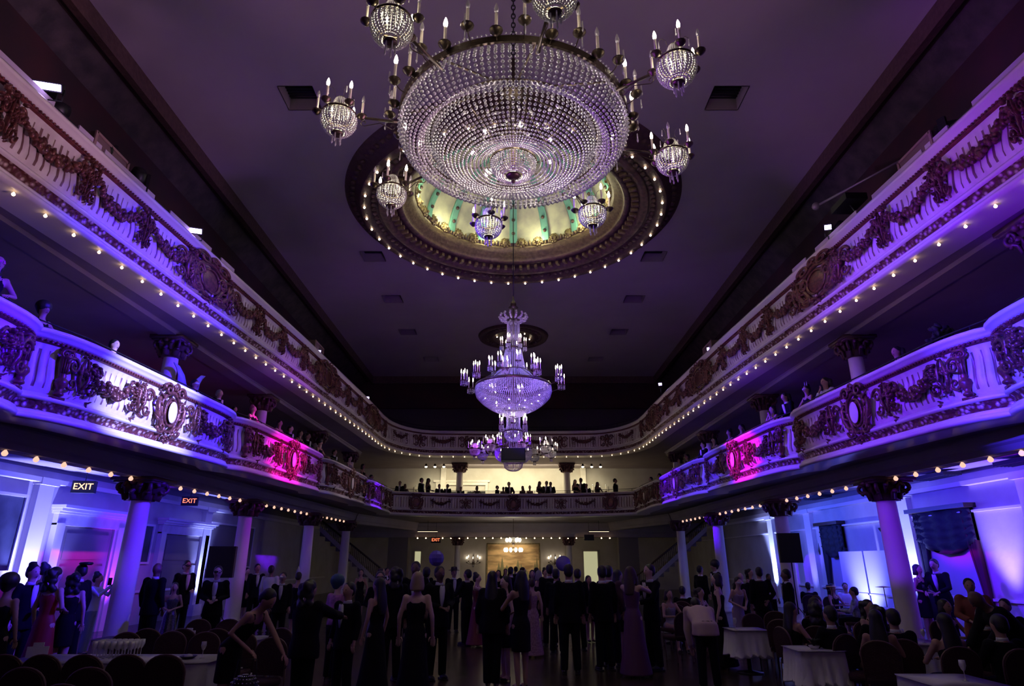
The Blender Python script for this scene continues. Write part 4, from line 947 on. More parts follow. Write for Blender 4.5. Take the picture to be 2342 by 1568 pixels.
# ------------------------------------------------------------------ side walls: door cases, pilasters, paintings, drapes
def wallbox(parent, nm, m, y0, y1, z0, z1, side, d0=0.0, d1=0.08, kind=None):
    x = 12.5; return MB().box((side * (x - (d0 + d1) / 2), (y0 + y1) / 2, (z0 + z1) / 2), (d1 - d0, y1 - y0, z1 - z0)).build(nm, m, parent, smooth=False, **({'kind': kind} if kind else {}))
def doorcase(y0, y1, side, label, n):
    o = empty('door_case', (0, 0, 0), label=label, cat='doorway')
    wallbox(o, 'jamb', CREAMG, y0, y0 + .32, 0, 2.95, side, 0, .16); wallbox(o, 'jamb', CREAMG, y1 - .32, y1, 0, 2.95, side, 0, .16)
    wallbox(o, 'inner_jamb', CREAM, y0 + .30, y0 + .42, 0, 2.9, side, 0, .10); wallbox(o, 'inner_jamb', CREAM, y1 - .42, y1 - .30, 0, 2.9, side, 0, .10)
    wallbox(o, 'frieze', CREAM, y0, y1, 2.9, 3.2, side, 0, .14)
    for k, (z0, z1, d) in enumerate(((3.2, 3.26, .22), (3.26, 3.34, .30), (3.34, 3.42, .40))): wallbox(o, 'cornice', CREAMG, y0 - .1 - .03 * k, y1 + .1 + .03 * k, z0, z1, side, 0, d)
    wallbox(o, 'door_leaf', DULLW, y0 + .42, y1 - .42, 0, 2.9, side, 0, .04)
    for k in range(3): wallbox(o, 'door_panel', mat('door_panel', (.20, .17, .16), .5), y0 + .6, y1 - .6, .25 + .88 * k, .95 + .88 * k, side, .04, .06)
    MB().ball((side * 12.4, y1 - .6, 1.05), (.03, .03, .03), n=8).build('door_knob', BRONZE, o)
    return o
doorcase(17.4, 20.5, -1, 'tall cream door case with stepped cornice on left wall beside the nearest column', 1)
doorcase(22.7, 26.3, -1, 'narrower cream door case on left wall between the second and third columns', 2)
for i, (side, y) in enumerate(((-1, 16.7), (-1, 26.0), (-1, 10.5), (1, 15.2), (1, 20.25), (1, 27.0), (1, 31.0))):
    mb = MB(); mb.box((side * 12.42, y, 2.05), (.16, .55, 3.9)); mb.box((side * 12.38, y, .2), (.26, .65, .4)); mb.box((side * 12.38, y, 3.95), (.26, .68, .18))
    struct('trim_%d' % (20 + i), mb, CREAMG)
for i, (side, z, h, d) in enumerate(((-1, 3.98, .12, .22), (-1, 1.02, .07, .08), (1, 3.98, .12, .22), (1, 3.25, .06, .10), (1, 1.02, .07, .08))):
    struct('trim_%d' % (30 + i), MB().box((side * (12.5 - d / 2), 20, z), (d, 47, h)), CREAMG)
def framed(name, y0, y1, z0, z1, side, m, label, cat):
    o = empty(name, (0, 0, 0), label=label, cat=cat)
    wallbox(o, 'canvas', m, y0, y1, z0, z1, side, 0.0, .03)
    for a, b, c, d in ((y0 - .07, y1 + .07, z1, z1 + .07), (y0 - .07, y1 + .07, z0 - .07, z0), (y0 - .07, y0, z0, z1), (y1, y1 + .07, z0, z1)): wallbox(o, 'frame_rail', CREAMG, a, b, c, d, side, 0, .07)
framed('painting', 11.2, 16.2, 1.75, 3.5, -1, MURALD, 'large dim painted panel on the left wall beside the white pilaster', 'painting')
framed('painting', 20.95, 22.3, 1.95, 3.1, -1, MURALD, 'smaller dark painting between the two left wall door cases', 'painting')
framed('painting', 26.6, 31.0, 1.75, 3.45, -1, DULLW, 'pale faded painting on the left wall past the second door case', 'painting')
o = empty('banquette_drape', (-12.2, 13.5, 0), label='crimson gathered drape hung low under the dim left painting', cat='drape')
mb = MB(); rr = []
for z in (1.55, 1.2, .7, .1): rr.append([(0.05 + .05 * math.sin(i * 1.3) + (1.6 - z) * .03, -2.3 + i * .115, z) for i in range(41)] + [(-.05, -2.3 + i * .115, z) for i in range(40, -1, -1)])
mb.rings(rr, True, True); mb.build('cloth', mat('crimson_cloth', (.42, .02, .08), .5), o)
def drapery(y0, y1, side, label, red=True, zt=3.35):
    o = empty('window_drape', (0, 0, 0), label=label, cat='drape')
    wallbox(o, 'pelmet', DARKW, y0 - .1, y1 + .1, zt, zt + .12, side, 0, .34)
    mb = MB(); n = 44; rr = []
    for k in range(12):                        # swagged valance with deep horizontal folds
        t = k / 11; z = zt - t * (1.05 + .0); row = []
        for i in range(n):
            u = i / (n - 1); sag = .35 * math.sin(math.pi * u) * t; row.append((side * (12.5 - .16 - .05 * math.sin(t * 30 + 3 * math.sin(math.pi * u)) - .03 * math.sin(u * 25)), y0 + u * (y1 - y0), z - sag + .2 * t))
        rr.append(row)
    back = [[(side * 12.46, p[1], p[2]) for p in row] for row in rr]
    mb.rings([r + b[::-1] for r, b in zip(rr, back)], True, True); mb.build('valance', DRAPE, o)
    for (a, b, m, nm) in ((y0, y0 + .35, DRAPER if red else DRAPE, 'curtain'), (y1 - .35, y1, DRAPE, 'curtain')):
        mb = MB(); rr = []
        for z, k in ((zt, 1), (2.3, .95), (1.3, .55), (1.1, .5), (.2, .8)):
            w_ = (b - a) * k; c = a if a == y0 else b - w_
            rr.append([(side * (12.5 - .12 - .05 * math.sin(i * 1.9)), c + w_ * i / 11, z) for i in range(12)] + [(side * 12.45, c + w_ * i / 11, z) for i in range(11, -1, -1)])
        mb.rings(rr, True, True); mb.build(nm, m, o)
    wallbox(o, 'window_light', mat('night_window', (.30, .30, .40), .4), y0 + .35, y1 - .35, .9, 2.5, side, 0, .03)
drapery(17.3, 19.8, 1, 'dark swagged window drape with red side curtain behind the nearest right column')
drapery(24.3, 26.0, 1, 'smaller dark window drape with violet side curtains beside the hanging dark panel', False, 3.3)
# white lit dado panels and screens on the right
for y0, y1, lab in ((22.35, 23.95, 'white panelled screen glowing pale blue, left of the nearest right column'), (20.65, 22.25, 'pale screen panel between nearest right column and the dark drape')):
    o = empty('wall_screen', (0, 0, 0), label=lab, cat='screen'); wallbox(o, 'panel', mat('screen_white', (.8, .8, .85), .5), y0, y1, .95, 2.3, 1, .5, .56); wallbox(o, 'lower_panel', mat('screen_white', (.8, .8, .85), .5), y0, y1, .05, .9, 1, .5, .56); wallbox(o, 'ledge', CREAMG, y0, y1, .9, .95, 1, .46, .60)
def speaker_box(name, loc, size, rz, label, pole=None, hang=None):
    o = empty(name, loc, rz, label=label, cat='speaker')
    MB().box((0, 0, 0), size).build('cabinet', BLACKB, o, smooth=False); MB().box((0, -size[1] / 2 - .01, 0), (size[0] * .9, .02, size[2] * .92)).build('grille', BLACKM, o, smooth=False)
    if pole:
        mb = MB(); mb.tube([(0, 0, -size[2] / 2), (0, 0, -loc[2] + .5)], .018, 6)
        for k in range(3): a = 2 * math.pi * k / 3; mb.tube([(0, 0, -loc[2] + .7), (.5 * math.cos(a), .5 * math.sin(a), -loc[2] + .02)], .014, 5)
        mb.build('tripod', BLACKM, o)
speaker_box('loudspeaker', (8.4, 19.8, 2.35), (.62, .45, .85), -.3, 'tall dark loudspeaker panel on a tripod at the right, near the seated band', pole=True)
speaker_box('loudspeaker', (-8.9, 20.0, 1.95), (.75, .5, .9), .3, 'black loudspeaker on a stand behind masked man near second left column', pole=True)
# soffit vents and small ceiling strips in right aisle
for y, lab in ((14.3, 'black slotted air grille nearest along the right aisle ceiling'), (17.4, 'black slotted air grille second along the right aisle ceiling'), (24.5, 'black slotted air grille third along right aisle ceiling'), (30.0, 'black slotted air grille farthest along right aisle ceiling')):
    z = lz0(y) + .0; o = empty('air_grille', (11.75, y, z - .02), label=lab, cat='air grille', group='grilles in the right aisle')
    MB().box((0, 0, 0), (.5, 1.3, .10)).build('grille_box', BLACKB, o, smooth=False)
    for k in range(5): MB().box((-.18 + .09 * k, 0, -.055), (.012, 1.25, .015)).build('louvre', BLACKM, o, smooth=False)
# wall sconces with dark arms
def sconce(x, y, z, rz, label, lit=False, group=None, sc=1.0):
    o = empty('wall_sconce', (x, y, z), rz, label=label, cat='wall sconce', group=group); o.scale = (sc,) * 3
    mb = MB(); mb.lathe([(.01, -.28), (.06, -.22), (.08, -.1), (.05, .05), (.03, .3), (.005, .42)], 10, (0, -.04, 0))
    for k in range(5):
        a = math.pi * (k + .0) / 4; c, s_ = math.cos(a), -math.sin(a); h = .0 if k % 2 else -.08; curl_arm(mb, (0, -.05, -.1), (.38 * c, -.05 + .30 * s_, h), .14, .010)
    mb.build('bracket', BRONZE, o)
    for k in range(5):
        a = math.pi * k / 4; inst_obj(CND if lit else CNDU, 'candle', o, (.38 * math.cos(a), -.05 - .30 * math.sin(a), (.03 if k % 2 else -.05)), scale=1.1)
    MB().ball((0, -.08, -.24), (.05, .05, .08), n=8).build('crystal_bob', CRYS, o)
sconce(12.5, 14.2, 2.75, math.pi / 2 * -1 + math.pi, 'unlit candle sconce on right wall near the red lit drape', sc=1.3)
sconce(12.5, 26.6, 2.5, math.pi / 2, 'white armed sconce on the right wall beside the loudspeaker panel', sc=1.2)
sconce(-12.5, 20.9, 2.35, -math.pi / 2, 'glinting sconce on left wall just beside the nearest column', sc=1.0)
sconce(-3.05, 50, 2.0, 0, 'lit candle sconce left of the golden mural', True, sc=1.3)
sconce(3.2, 50, 2.0, 0, 'lit candle sconce right of the golden mural', True, sc=1.3)
sconce(-6.0, 41.5, 6.3, 0, 'crystal sconce on far balcony wall at left, above seated couple', False, sc=1.3)
sconce(5.6, 41.5, 6.25, 0, 'dark branched sconce on far balcony wall at right', False, sc=1.6)
o = empty('globe_sconce', (12.3, 21.4, 3.0), label='small dark half globe lamp on the right wall beside the drape', cat='wall lamp'); MB().lathe([(.001, -.14), (.12, -.10), (.17, 0), (.16, .02), (.001, .02)], 16).build('bowl', BLACKM, o); MB().box((.1, 0, 0), (.2, .05, .05)).build('bracket', BLACKM, o, smooth=False)
# exit signs
def exit_sign(loc, rz, label, m, s_=1.0, text='EXIT', hang=.3):
    o = empty('exit_sign', loc, rz, label=label, cat='exit sign'); MB().box((0, 0, 0), (.52 * s_, .16 * s_, .30 * s_)).build('housing', BLACKB, o, smooth=False)
    c = bpy.data.curves.new('lettering', 'FONT'); c.body = text; c.size = .22 * s_; c.align_x = 'CENTER'; c.align_y = 'CENTER'; c.extrude = .004
    t0 = bpy.data.objects.new('t', c); C.objects.link(t0); dg = bpy.context.evaluated_depsgraph_get(); dg.update(); me = bpy.data.meshes.new_from_object(t0.evaluated_get(dg)); bpy.data.objects.remove(t0)
    t = bpy.data.objects.new('lettering', me); C.objects.link(t); t.parent = o; t.location = (0, -.086 * s_, 0); t.rotation_euler = (math.pi / 2, 0, 0)
    me.materials.clear(); me.materials.append(m)
    MB().tube([(0, 0, .15 * s_), (0, 0, .15 * s_ + hang)], .01, 5).build('hanger', BLACKM, o)
exit_sign((-11.5, 16.9, 3.84), .25, 'amber lit exit sign hanging above the left door case', AMBEXIT, 1.05, hang=.22)
exit_sign((-11.3, 22.2, 3.95), .25, 'red lit exit sign hanging left of the second blue lit pilaster', REDEXIT, hang=.2)
exit_sign((-5.05, 42.3, 3.30), 0, 'red exit sign under the foyer beam on the left', REDEXIT, 1.2, hang=.9)
exit_sign((4.95, 42.3, 3.45), 0, 'dark unlit exit sign under the foyer beam on the right', BLACKM, 1.2, hang=.75)

# ------------------------------------------------------------------ far end
o = empty('wall_mural', (0, 49.98, 0), label='golden landscape mural with dark poplars on the far foyer wall', cat='mural')
def mural_mat():
    m = bpy.data.materials.new('golden_mural'); m.use_nodes = True; nt = m.node_tree; b = nt.nodes['Principled BSDF']; b.inputs['Roughness'].default_value = .6
    tc = nt.nodes.new('ShaderNodeTexCoord'); mp = nt.nodes.new('ShaderNodeMapping'); mp.inputs['Scale'].default_value = (.5, .5, 2.2); n = nt.nodes.new('ShaderNodeTexNoise'); n.inputs['Scale'].default_value = 1.3; n.inputs['Detail'].default_value = 5
    r = nt.nodes.new('ShaderNodeValToRGB'); r.color_ramp.elements[0].position = .38; r.color_ramp.elements[0].color = (.36, .22, .10, 1); r.color_ramp.elements[1].position = .62; r.color_ramp.elements[1].color = (.90, .62, .30, 1)
    nt.links.new(tc.outputs['Object'], mp.inputs[0]); nt.links.new(mp.outputs[0], n.inputs['Vector']); nt.links.new(n.outputs[0], r.inputs[0]); nt.links.new(r.outputs[0], b.inputs['Base Color']); return m
MB().box((0, 0, 1.75), (3.9, .04, 2.95)).build('canvas', mural_mat(), o, smooth=False)
for z, h, w_, x in ((3.27, .10, 4.1, 0), (.25, .10, 4.1, 0)): MB().box((x, -.03, z), (w_, .08, h)).build('frame_rail', MEDG, o, smooth=False)
for x in (-2.0, 2.0): MB().box((x, -.03, 1.75), (.10, .08, 3.1)).build('frame_rail', MEDG, o, smooth=False)
mb = MB(); q = random.Random(5)
for x, h, w_ in ((-1.1, 1.5, .22), (-.85, 1.9, .2), (-.5, 1.3, .35), (-.1, 1.15, .5), (.35, 1.7, .25), (.6, 1.4, .25), (1.0, 1.0, .3), (1.65, 1.5, .2), (1.8, 1.9, .14)):
    mb.add([(x - w_, -.03, .4), (x + w_, -.03, .4), (x + w_ * .8, -.03, .4 + h * .5), (x, -.03, .45 + h), (x - w_ * .8, -.03, .4 + h * .5)], [(0, 1, 2, 3, 4)])
mb.build('painted_trees', mat('mural_green', (.24, .22, .11), .7), o, smooth=False)
for side, nm in ((-1, 'left'), (1, 'right')):
    mb = MB(); mb.box((side * 7.6, 43.2, 1.9), (1.3, .7, 3.8)); struct('wall_pier_' + nm, mb, DULLW)
    mb = MB(); mb.box((side * 7.9, 42.0, 6.1), (2.2, .3, 3.2)); struct('wall_balcony_pier_' + nm, mb, IVORYW)
    # staircase rising towards the outside
    o = empty('staircase', (0, 0, 0), label='staircase with dark handrail at far %s corner of the hall' % nm, cat='staircase')
    n = 13; x0 = side * 7.0; run = .34; rise = 3.66 / n
    for k in range(n): MB().box((x0 + side * run * (k + .5), 38.9, rise * (k + .5)), (run, 1.5, rise)).build('step', DULLW, o, smooth=False)
    a, b = Vector((x0, 38.1, 0)), Vector((x0 + side * run * n, 38.1, 3.66))
    mb = MB(); mb.add([(a.x, 38.1, 0), (b.x, 38.1, 3.66), (b.x, 38.1, 3.96), (a.x, 38.1, .3), (a.x, 38.02, 0), (b.x, 38.02, 3.66), (b.x, 38.02, 3.96), (a.x, 38.02, .3)], [(0, 1, 2, 3), (7, 6, 5, 4), (0, 4, 5, 1), (2, 6, 7, 3), (0, 3, 7, 4), (1, 5, 6, 2)]); mb.build('stringer', IVORYW, o, smooth=False)
    mb = MB(); mb.tube([(a.x, 38.06, 1.12), (b.x, 38.06, 4.30)], .06, 6); mb.build('handrail', DARKW, o)
    mb = MB(); m_ = 40
    for k in range(m_): t = (k + .5) / m_; p = a.lerp(b, t); mb.tube([(p.x, 38.06, p.z + .2), (p.x, 38.06, p.z * .87 + 1.1)], .016, 5)
    mb.build('balusters', DARKW, o, kind='stuff')
    mb = MB(); mb.lathe([(.09, 0), (.09, .15), (.06, .2), (.06, 1.1), (.1, 1.15), (.1, 1.22), (.05, 1.3), (.08, 1.36), (.01, 1.44)], 10, (x0 - side * .1, 38.06, 0)); mb.build('newel_post', DARKW, o)
    o = empty('ceiling_strip_light', (side * 5.2, 39.2, 3.72), label='thin lit ceiling strip at the foyer edge, %s side' % nm, cat='ceiling light')
    MB().box((0, 0, 0), (1.25, .12, .06)).build('housing', BLACKM, o, smooth=False); MB().box((0, -.02, -.035), (1.2, .10, .02)).build('diffuser', mat('strip_glow', (1, .9, .6), .4, emit=(1, .85, .55), estr=1.6), o, smooth=False)
    MB().tube([(0, 0, .02), (0, 0, .60)], .012, 5).build('hanger', BLACKM, o)
    for k in range(3):
        s_ = empty('spotlight', (side * (4.3 + .55 * k) + (0 if side > 0 else .0), 38.6, 7.52), label='small bright ceiling spotlight over far balcony %s, %s' % (nm, ('innermost of its three', 'middle of its three', 'outermost of its three')[k]), cat='spotlight', group='far balcony spotlights')
        MB().lathe([(.05, .16), (.07, .1), (.085, 0), (.07, -.02), (.001, -.02)], 12).build('can', BRONZE, s_); MB().ball((0, 0, -.02), (.085, .085, .06), n=10).build('lamp', SHADE, s_)
    light('SPOT', 'downlight', (side * 4.85, 38.8, 7.4), 160, WARMG, aim=(side * 5.0, 41.2, 5.6), size=.1, angle=90, blend=1)
# doors and openings at the far end
o = empty('doorway', (5.9, 49.97, 0), label='bright pale yellow doorway in the far foyer wall, right of the mural', cat='doorway')
MB().box((0, 0, 1.35), (1.05, .03, 2.7)).build('lit_opening', LITDOOR, o, smooth=False)
for x in (-.58, .58): MB().box((x, -.03, 1.4), (.10, .08, 2.8)).build('jamb', IVORYW, o, smooth=False)
MB().box((0, -.03, 2.78), (1.26, .08, .12)).build('lintel', IVORYW, o, smooth=False)
o = empty('doorway', (-7.3, 49.97, 0), label='narrow lit doorway in the far foyer wall behind the blue balloon', cat='doorway')
MB().box((0, 0, 1.35), (.45, .03, 2.7)).build('lit_opening', LITDOOR, o, smooth=False); MB().box((0, -.03, 2.78), (.66, .08, .12)).build('lintel', IVORYW, o, smooth=False)
for x in (-.28, .28): MB().box((x, -.03, 1.4), (.10, .08, 2.8)).build('jamb', IVORYW, o, smooth=False)
o = empty('doorway', (-2.9, 41.47, 4.6), label='cream pedimented doorway in the far balcony wall, left of the chandelier', cat='doorway')
for x in (-2.3, .95): MB().box((x + .2, -.05, 1.15), (.16, .10, 2.3)).build('jamb', CREAM, o, smooth=False)
MB().box((-.5, -.06, 2.36), (3.7, .16, .12)).build('cornice', CREAM, o, smooth=False); MB().box((-.5, -.04, 2.2), (3.4, .10, .2)).build('frieze', CREAM, o, smooth=False)
MB().box((-1.2, -.02, .85), (.7, .04, 1.7)).build('dark_opening', BLACKB, o, smooth=False); MB().box((-.45, -.03, .85), (.55, .04, 1.5)).build('lit_opening', LITDOOR, o, smooth=False); MB().box((.5, -.02, .85), (1.2, .04, 1.7)).build('dark_opening', BLACKB, o, smooth=False)
for side in (-1, 1):
    struct('trim_%d' % (40 + side), MB().box((side * 4.6, 41.4, 6.2), (.35, .3, 3.3)), CREAM)
# balloons
for x, y, z, r, lab in ((-2.0, 17.0, 2.04, .20, 'faceted blue balloon held above the crowd left of the foyer column'), (1.75, 23.0, 1.90, .26, 'pale violet balloon half hidden behind heads right of the mural')):
    o = empty('balloon', (x, y, z), label=lab, cat='balloon'); b = MB().ball((0, 0, 0), (r, r * .8, r), n=9 if x < 0 else 20, m=6 if x < 0 else 12); b.build('envelope', BALL, o, smooth=x > 0); MB().tube([(0, 0, -r), (.02, 0, -r - .4), (0, 0, -z + 1.2)], .004, 4).build('ribbon', PAPER, o)

# ------------------------------------------------------------------ fixtures on the upper rail
def led_bar(x, y, z, rz, label, w_=.62, tilt=.5, pars=9):
    o = empty('stage_light', (x, y, z), rz, label=label, cat='stage light'); M = Matrix.Rotation(tilt, 4, 'X')
    MB().box((0, 0, 0), (w_, .12, .16), M=M).build('housing', BLACKM, o, smooth=False)
    p = M @ Vector((0, -.07, 0)); MB().box(p, (w_ * .92, .02, .11), M=M).build('lens_strip', LEDM, o, smooth=False)
    mb = MB(); mb.tube([(-w_ / 2, .02, 0), (-w_ / 2, .05, -.22), (w_ / 2, .05, -.22), (w_ / 2, .02, 0)], .014, 5); mb.tube([(0, .05, -.22), (0, .05, -(z - 9.08))], .02, 6); mb.build('yoke', BLACKM, o)
led_bar(-7.95, 8.5, 9.60, .25, 'bright violet white stage light bar on upper rail at far left of view', .46)
led_bar(-7.65, 13.1, 9.45, .3, 'second smaller magenta stage light bar along the left upper rail', .34)
led_bar(-7.35, 21.9, 9.38, .3, 'third stage light on the left upper rail, pale glow', .30)
led_bar(-6.95, 28.6, 9.32, .3, 'farthest tiny stage light on the left upper rail', .16)
led_bar(7.68, 13.3, 9.66, -.3, 'single violet stage light on the right upper rail beside the crane arm', .16)
led_bar(7.35, 21.8, 9.45, -.3, 'twin lens stage light along the right upper rail', .26)
led_bar(7.05, 28.6, 10.0, -.3, 'farthest tiny stage light on the right upper rail', .16)
def moving_head(x, y, label, s_=1.0):
    o = empty('moving_head_light', (x, y, 9.1), random.uniform(0, 6), label=label, cat='stage light', group='dark lamps on the upper rails'); o.scale = (s_,) * 3
    MB().box((0, 0, .08), (.3, .3, .16)).build('base', BLACKM, o, smooth=False)
    mb = MB(); mb.box((-.17, 0, .36), (.05, .12, .42)); mb.box((.17, 0, .36), (.05, .12, .42)); mb.box((0, 0, .17), (.38, .14, .05)); mb.build('yoke', BLACKM, o, smooth=False)
    mb = MB(); mb.tube([(0, -.16, .36), (0, .0, .42), (0, .18, .50)], [.12, .14, .11], 14); mb.build('head', BLACKM, o)
for x, y, l in ((-8.2, 9.0, 'round black lamp head on left upper rail beside the bright light bar'), (-8.1, 10.2, 'round black lamp head standing just before the left wooden crate'), (-8.0, 11.2, 'black lamp head just past the left wooden crate'), (8.2, 9.6, 'round black lamp head behind right upper rail near the top edge'), (8.0, 13.4, 'black lamp beneath the right crane arm')):
    moving_head(x, y, l, 1.2)
for side, nm in ((-1, 'left'), (1, 'right')):
    for (y, lab) in ((10.2, 'dull wooden crate on the %s upper rail near the stage lamps' % nm), (21.9, 'dull crate standing farther along the %s upper rail' % nm)):
        x = side * (interp(y, *UX) + .45); o = empty('crate', (x, y, 9.15), label=lab, cat='crate')
        MB().box((0, 0, .25), (.6, 1.0, .5)).build('box', mat('crate_board', (.16, .10, .09), .7), o, smooth=False)
        mb = MB(); mb.box((-side * .31, -.5, .25), (.03, .06, .5)); mb.box((-side * .31, .5, .25), (.03, .06, .5)); mb.box((-side * .31, 0, .48), (.03, 1.0, .05)); mb.build('corner_batten', mat('crate_trim', (.28, .18, .15), .6), o, smooth=False)
o = empty('crane_arm', (8.05, 12.4, 9.2), label='pale folded camera crane arm over the right upper rail', cat='camera crane')
mb = MB(); mb.tube([(0, 0, 0), (-.15, .35, 1.0)], .03, 6); mb.box((0, 0, .05), (.3, .3, .1)); mb.build('stand', BLACKM, o)
MB().tube([(-.55, .9, 1.05), (.6, -.9, 1.15)], .03, 6).build('boom', mat('dull_steel', (.3, .27, .28), .4, .5), o); MB().ball((-.55, .9, 1.05), (.10, .10, .10), n=10).build('pivot', mat('dull_steel', (.3, .27, .28), .4, .5), o)
MB().box((-.1, .3, .75), (.5, .7, .16)).build('counterweight', BLACKM, o, smooth=False)
# flower pot at the right balcony
o = empty('flower_pot', (8.35, 11.3, 5.62), label='silver urn with dark leafy plant on the right balcony coping', cat='plant')
MB().lathe([(.001, 0), (.09, 0), (.06, .05), (.13, .16), (.16, .30), (.15, .33), (.001, .30)], 16).build('urn', mat('silver', (.5, .5, .55), .25, .9), o)
mb = MB(); q = random.Random(2)
for k in range(46):
    a = q.uniform(0, 6.28); e = q.uniform(.3, 1.4); L = q.uniform(.15, .38); d = Vector((math.cos(a) * math.cos(e), math.sin(a) * math.cos(e), math.sin(e)))
    mb.ball(tuple(Vector((0, 0, .33)) + d * L), (.09, .03, .05), n=6, m=4, M=Matrix.Rotation(q.uniform(0, 6), 4, 'Z') @ Matrix.Rotation(q.uniform(-1, 1), 4, 'Y'))
mb.build('foliage', GREEN, o)
# ------------------------------------------------------------------ people
SKIN = mat('skin', (.42, .24, .18), .5); SKIND = mat('skin_deep', (.16, .085, .06), .5); SKINP = mat('skin_pale', (.58, .38, .32), .5)
HAIRB = mat('hair_black', (.012, .010, .010), .5); HAIRBR = mat('hair_brown', (.05, .028, .018), .5); HAIRBL = mat('hair_blond', (.32, .22, .15), .5); HAIRG = mat('hair_grey', (.30, .28, .30), .6); HAIRT = mat('hair_teal', (.02, .06, .12), .6)
SUITB = mat('suit_black', (.006, .006, .008), .85, spec=.12); SUITN = mat('suit_navy', (.008, .009, .018), .85, spec=.12); WHITE = mat('shirt_white', (.70, .70, .74), .7); BLKD = mat('dress_black', (.006, .005, .007), .8, spec=.15)
REDD = mat('dress_red', (.28, .008, .02), .6); LACE = mat('dress_pink_lace', (.42, .24, .32), .7, noise=(30, (.25, .12, .2))); LAVD = mat('dress_lavender', (.34, .26, .40), .6); CREAMJ = mat('jacket_cream', (.55, .40, .36), .75)
BLUSH = mat('blouse_pink', (.55, .2, .4), .6, noise=(9, (.2, .08, .2))); PLAID = mat('shirt_plaid', (.45, .5, .6), .8, noise=(12, (.15, .17, .22))); RUST = mat('jacket_rust', (.20, .045, .025), .8); JEANS = mat('jeans', (.25, .30, .42), .8); SEQ = mat('dress_sequin', (.05, .05, .07), .3, .5, noise=(40, (.16, .15, .2)))
MASKB = mat('mask_black', (.01, .01, .01), .4); MASKW = mat('mask_white', (.7, .7, .74), .4); WINGM = mat('wing_gauze', (.40, .42, .60), .6); PLUM = mat('dress_plum', (.10, .03, .09), .6); GREYD = mat('dress_grey', (.22, .20, .24), .7)
DG = bpy.context.evaluated_depsgraph_get
ARMS = {'stand': ((.235, .02, 1.17), (.245, -.05, .93)), 'hold': ((.25, .0, 1.18), (.07, -.26, 1.12)), 'phone': ((.25, -.20, 1.28), (.08, -.36, 1.50)), 'hips': ((.43, .04, 1.20), (.21, -.05, 1.04)),
        'hug': ((.25, -.27, 1.34), (.13, -.48, 1.40)), 'waist': ((.27, -.16, 1.18), (.14, -.38, 1.12)), 'lean': ((.27, -.13, 1.18), (.12, -.36, 1.10)), 'chin': ((.2, -.22, 1.16), (.05, -.17, 1.42)), 'reach': ((.22, -.28, 1.32), (.17, -.55, 1.28)), 'table': ((.26, -.14, 1.18), (.12, -.38, 1.20)), 'back': ((.26, .10, 1.18), (.10, .12, 1.02))}
def ring(z, rx, ry, y=0.0, n=16, x=0.0): return [(x + rx * math.cos(2 * math.pi * k / n), y + ry * math.sin(2 * math.pi * k / n), z) for k in range(n)]
_cache = {}
def remeshed(mb, voxel, name, extra=None, mats=()):
    me = mb.mesh('tmp', []); o = bpy.data.objects.new('tmp', me); C.objects.link(o)
    m = o.modifiers.new('r', 'REMESH'); m.mode = 'VOXEL'; m.voxel_size = voxel; m.use_smooth_shade = True
    s = o.modifiers.new('s', 'SMOOTH'); s.factor = .5; s.iterations = 3
    dg = DG(); dg.update(); out = bpy.data.meshes.new_from_object(o.evaluated_get(dg)); out.name = name
    bpy.data.objects.remove(o); bpy.data.meshes.remove(me)
    if extra is not None:
        V = np.empty(len(out.vertices) * 3); out.vertices.foreach_get('co', V); nb = MB(); nb.add(V.reshape(-1, 3), [tuple(p.vertices) for p in out.polygons], 0)
        for v, f, mi in extra: nb.add(v, f, mi)
        bpy.data.meshes.remove(out); out = nb.mesh(name, [])
    out.polygons.foreach_set('use_smooth', [True] * len(out.polygons))
    return out
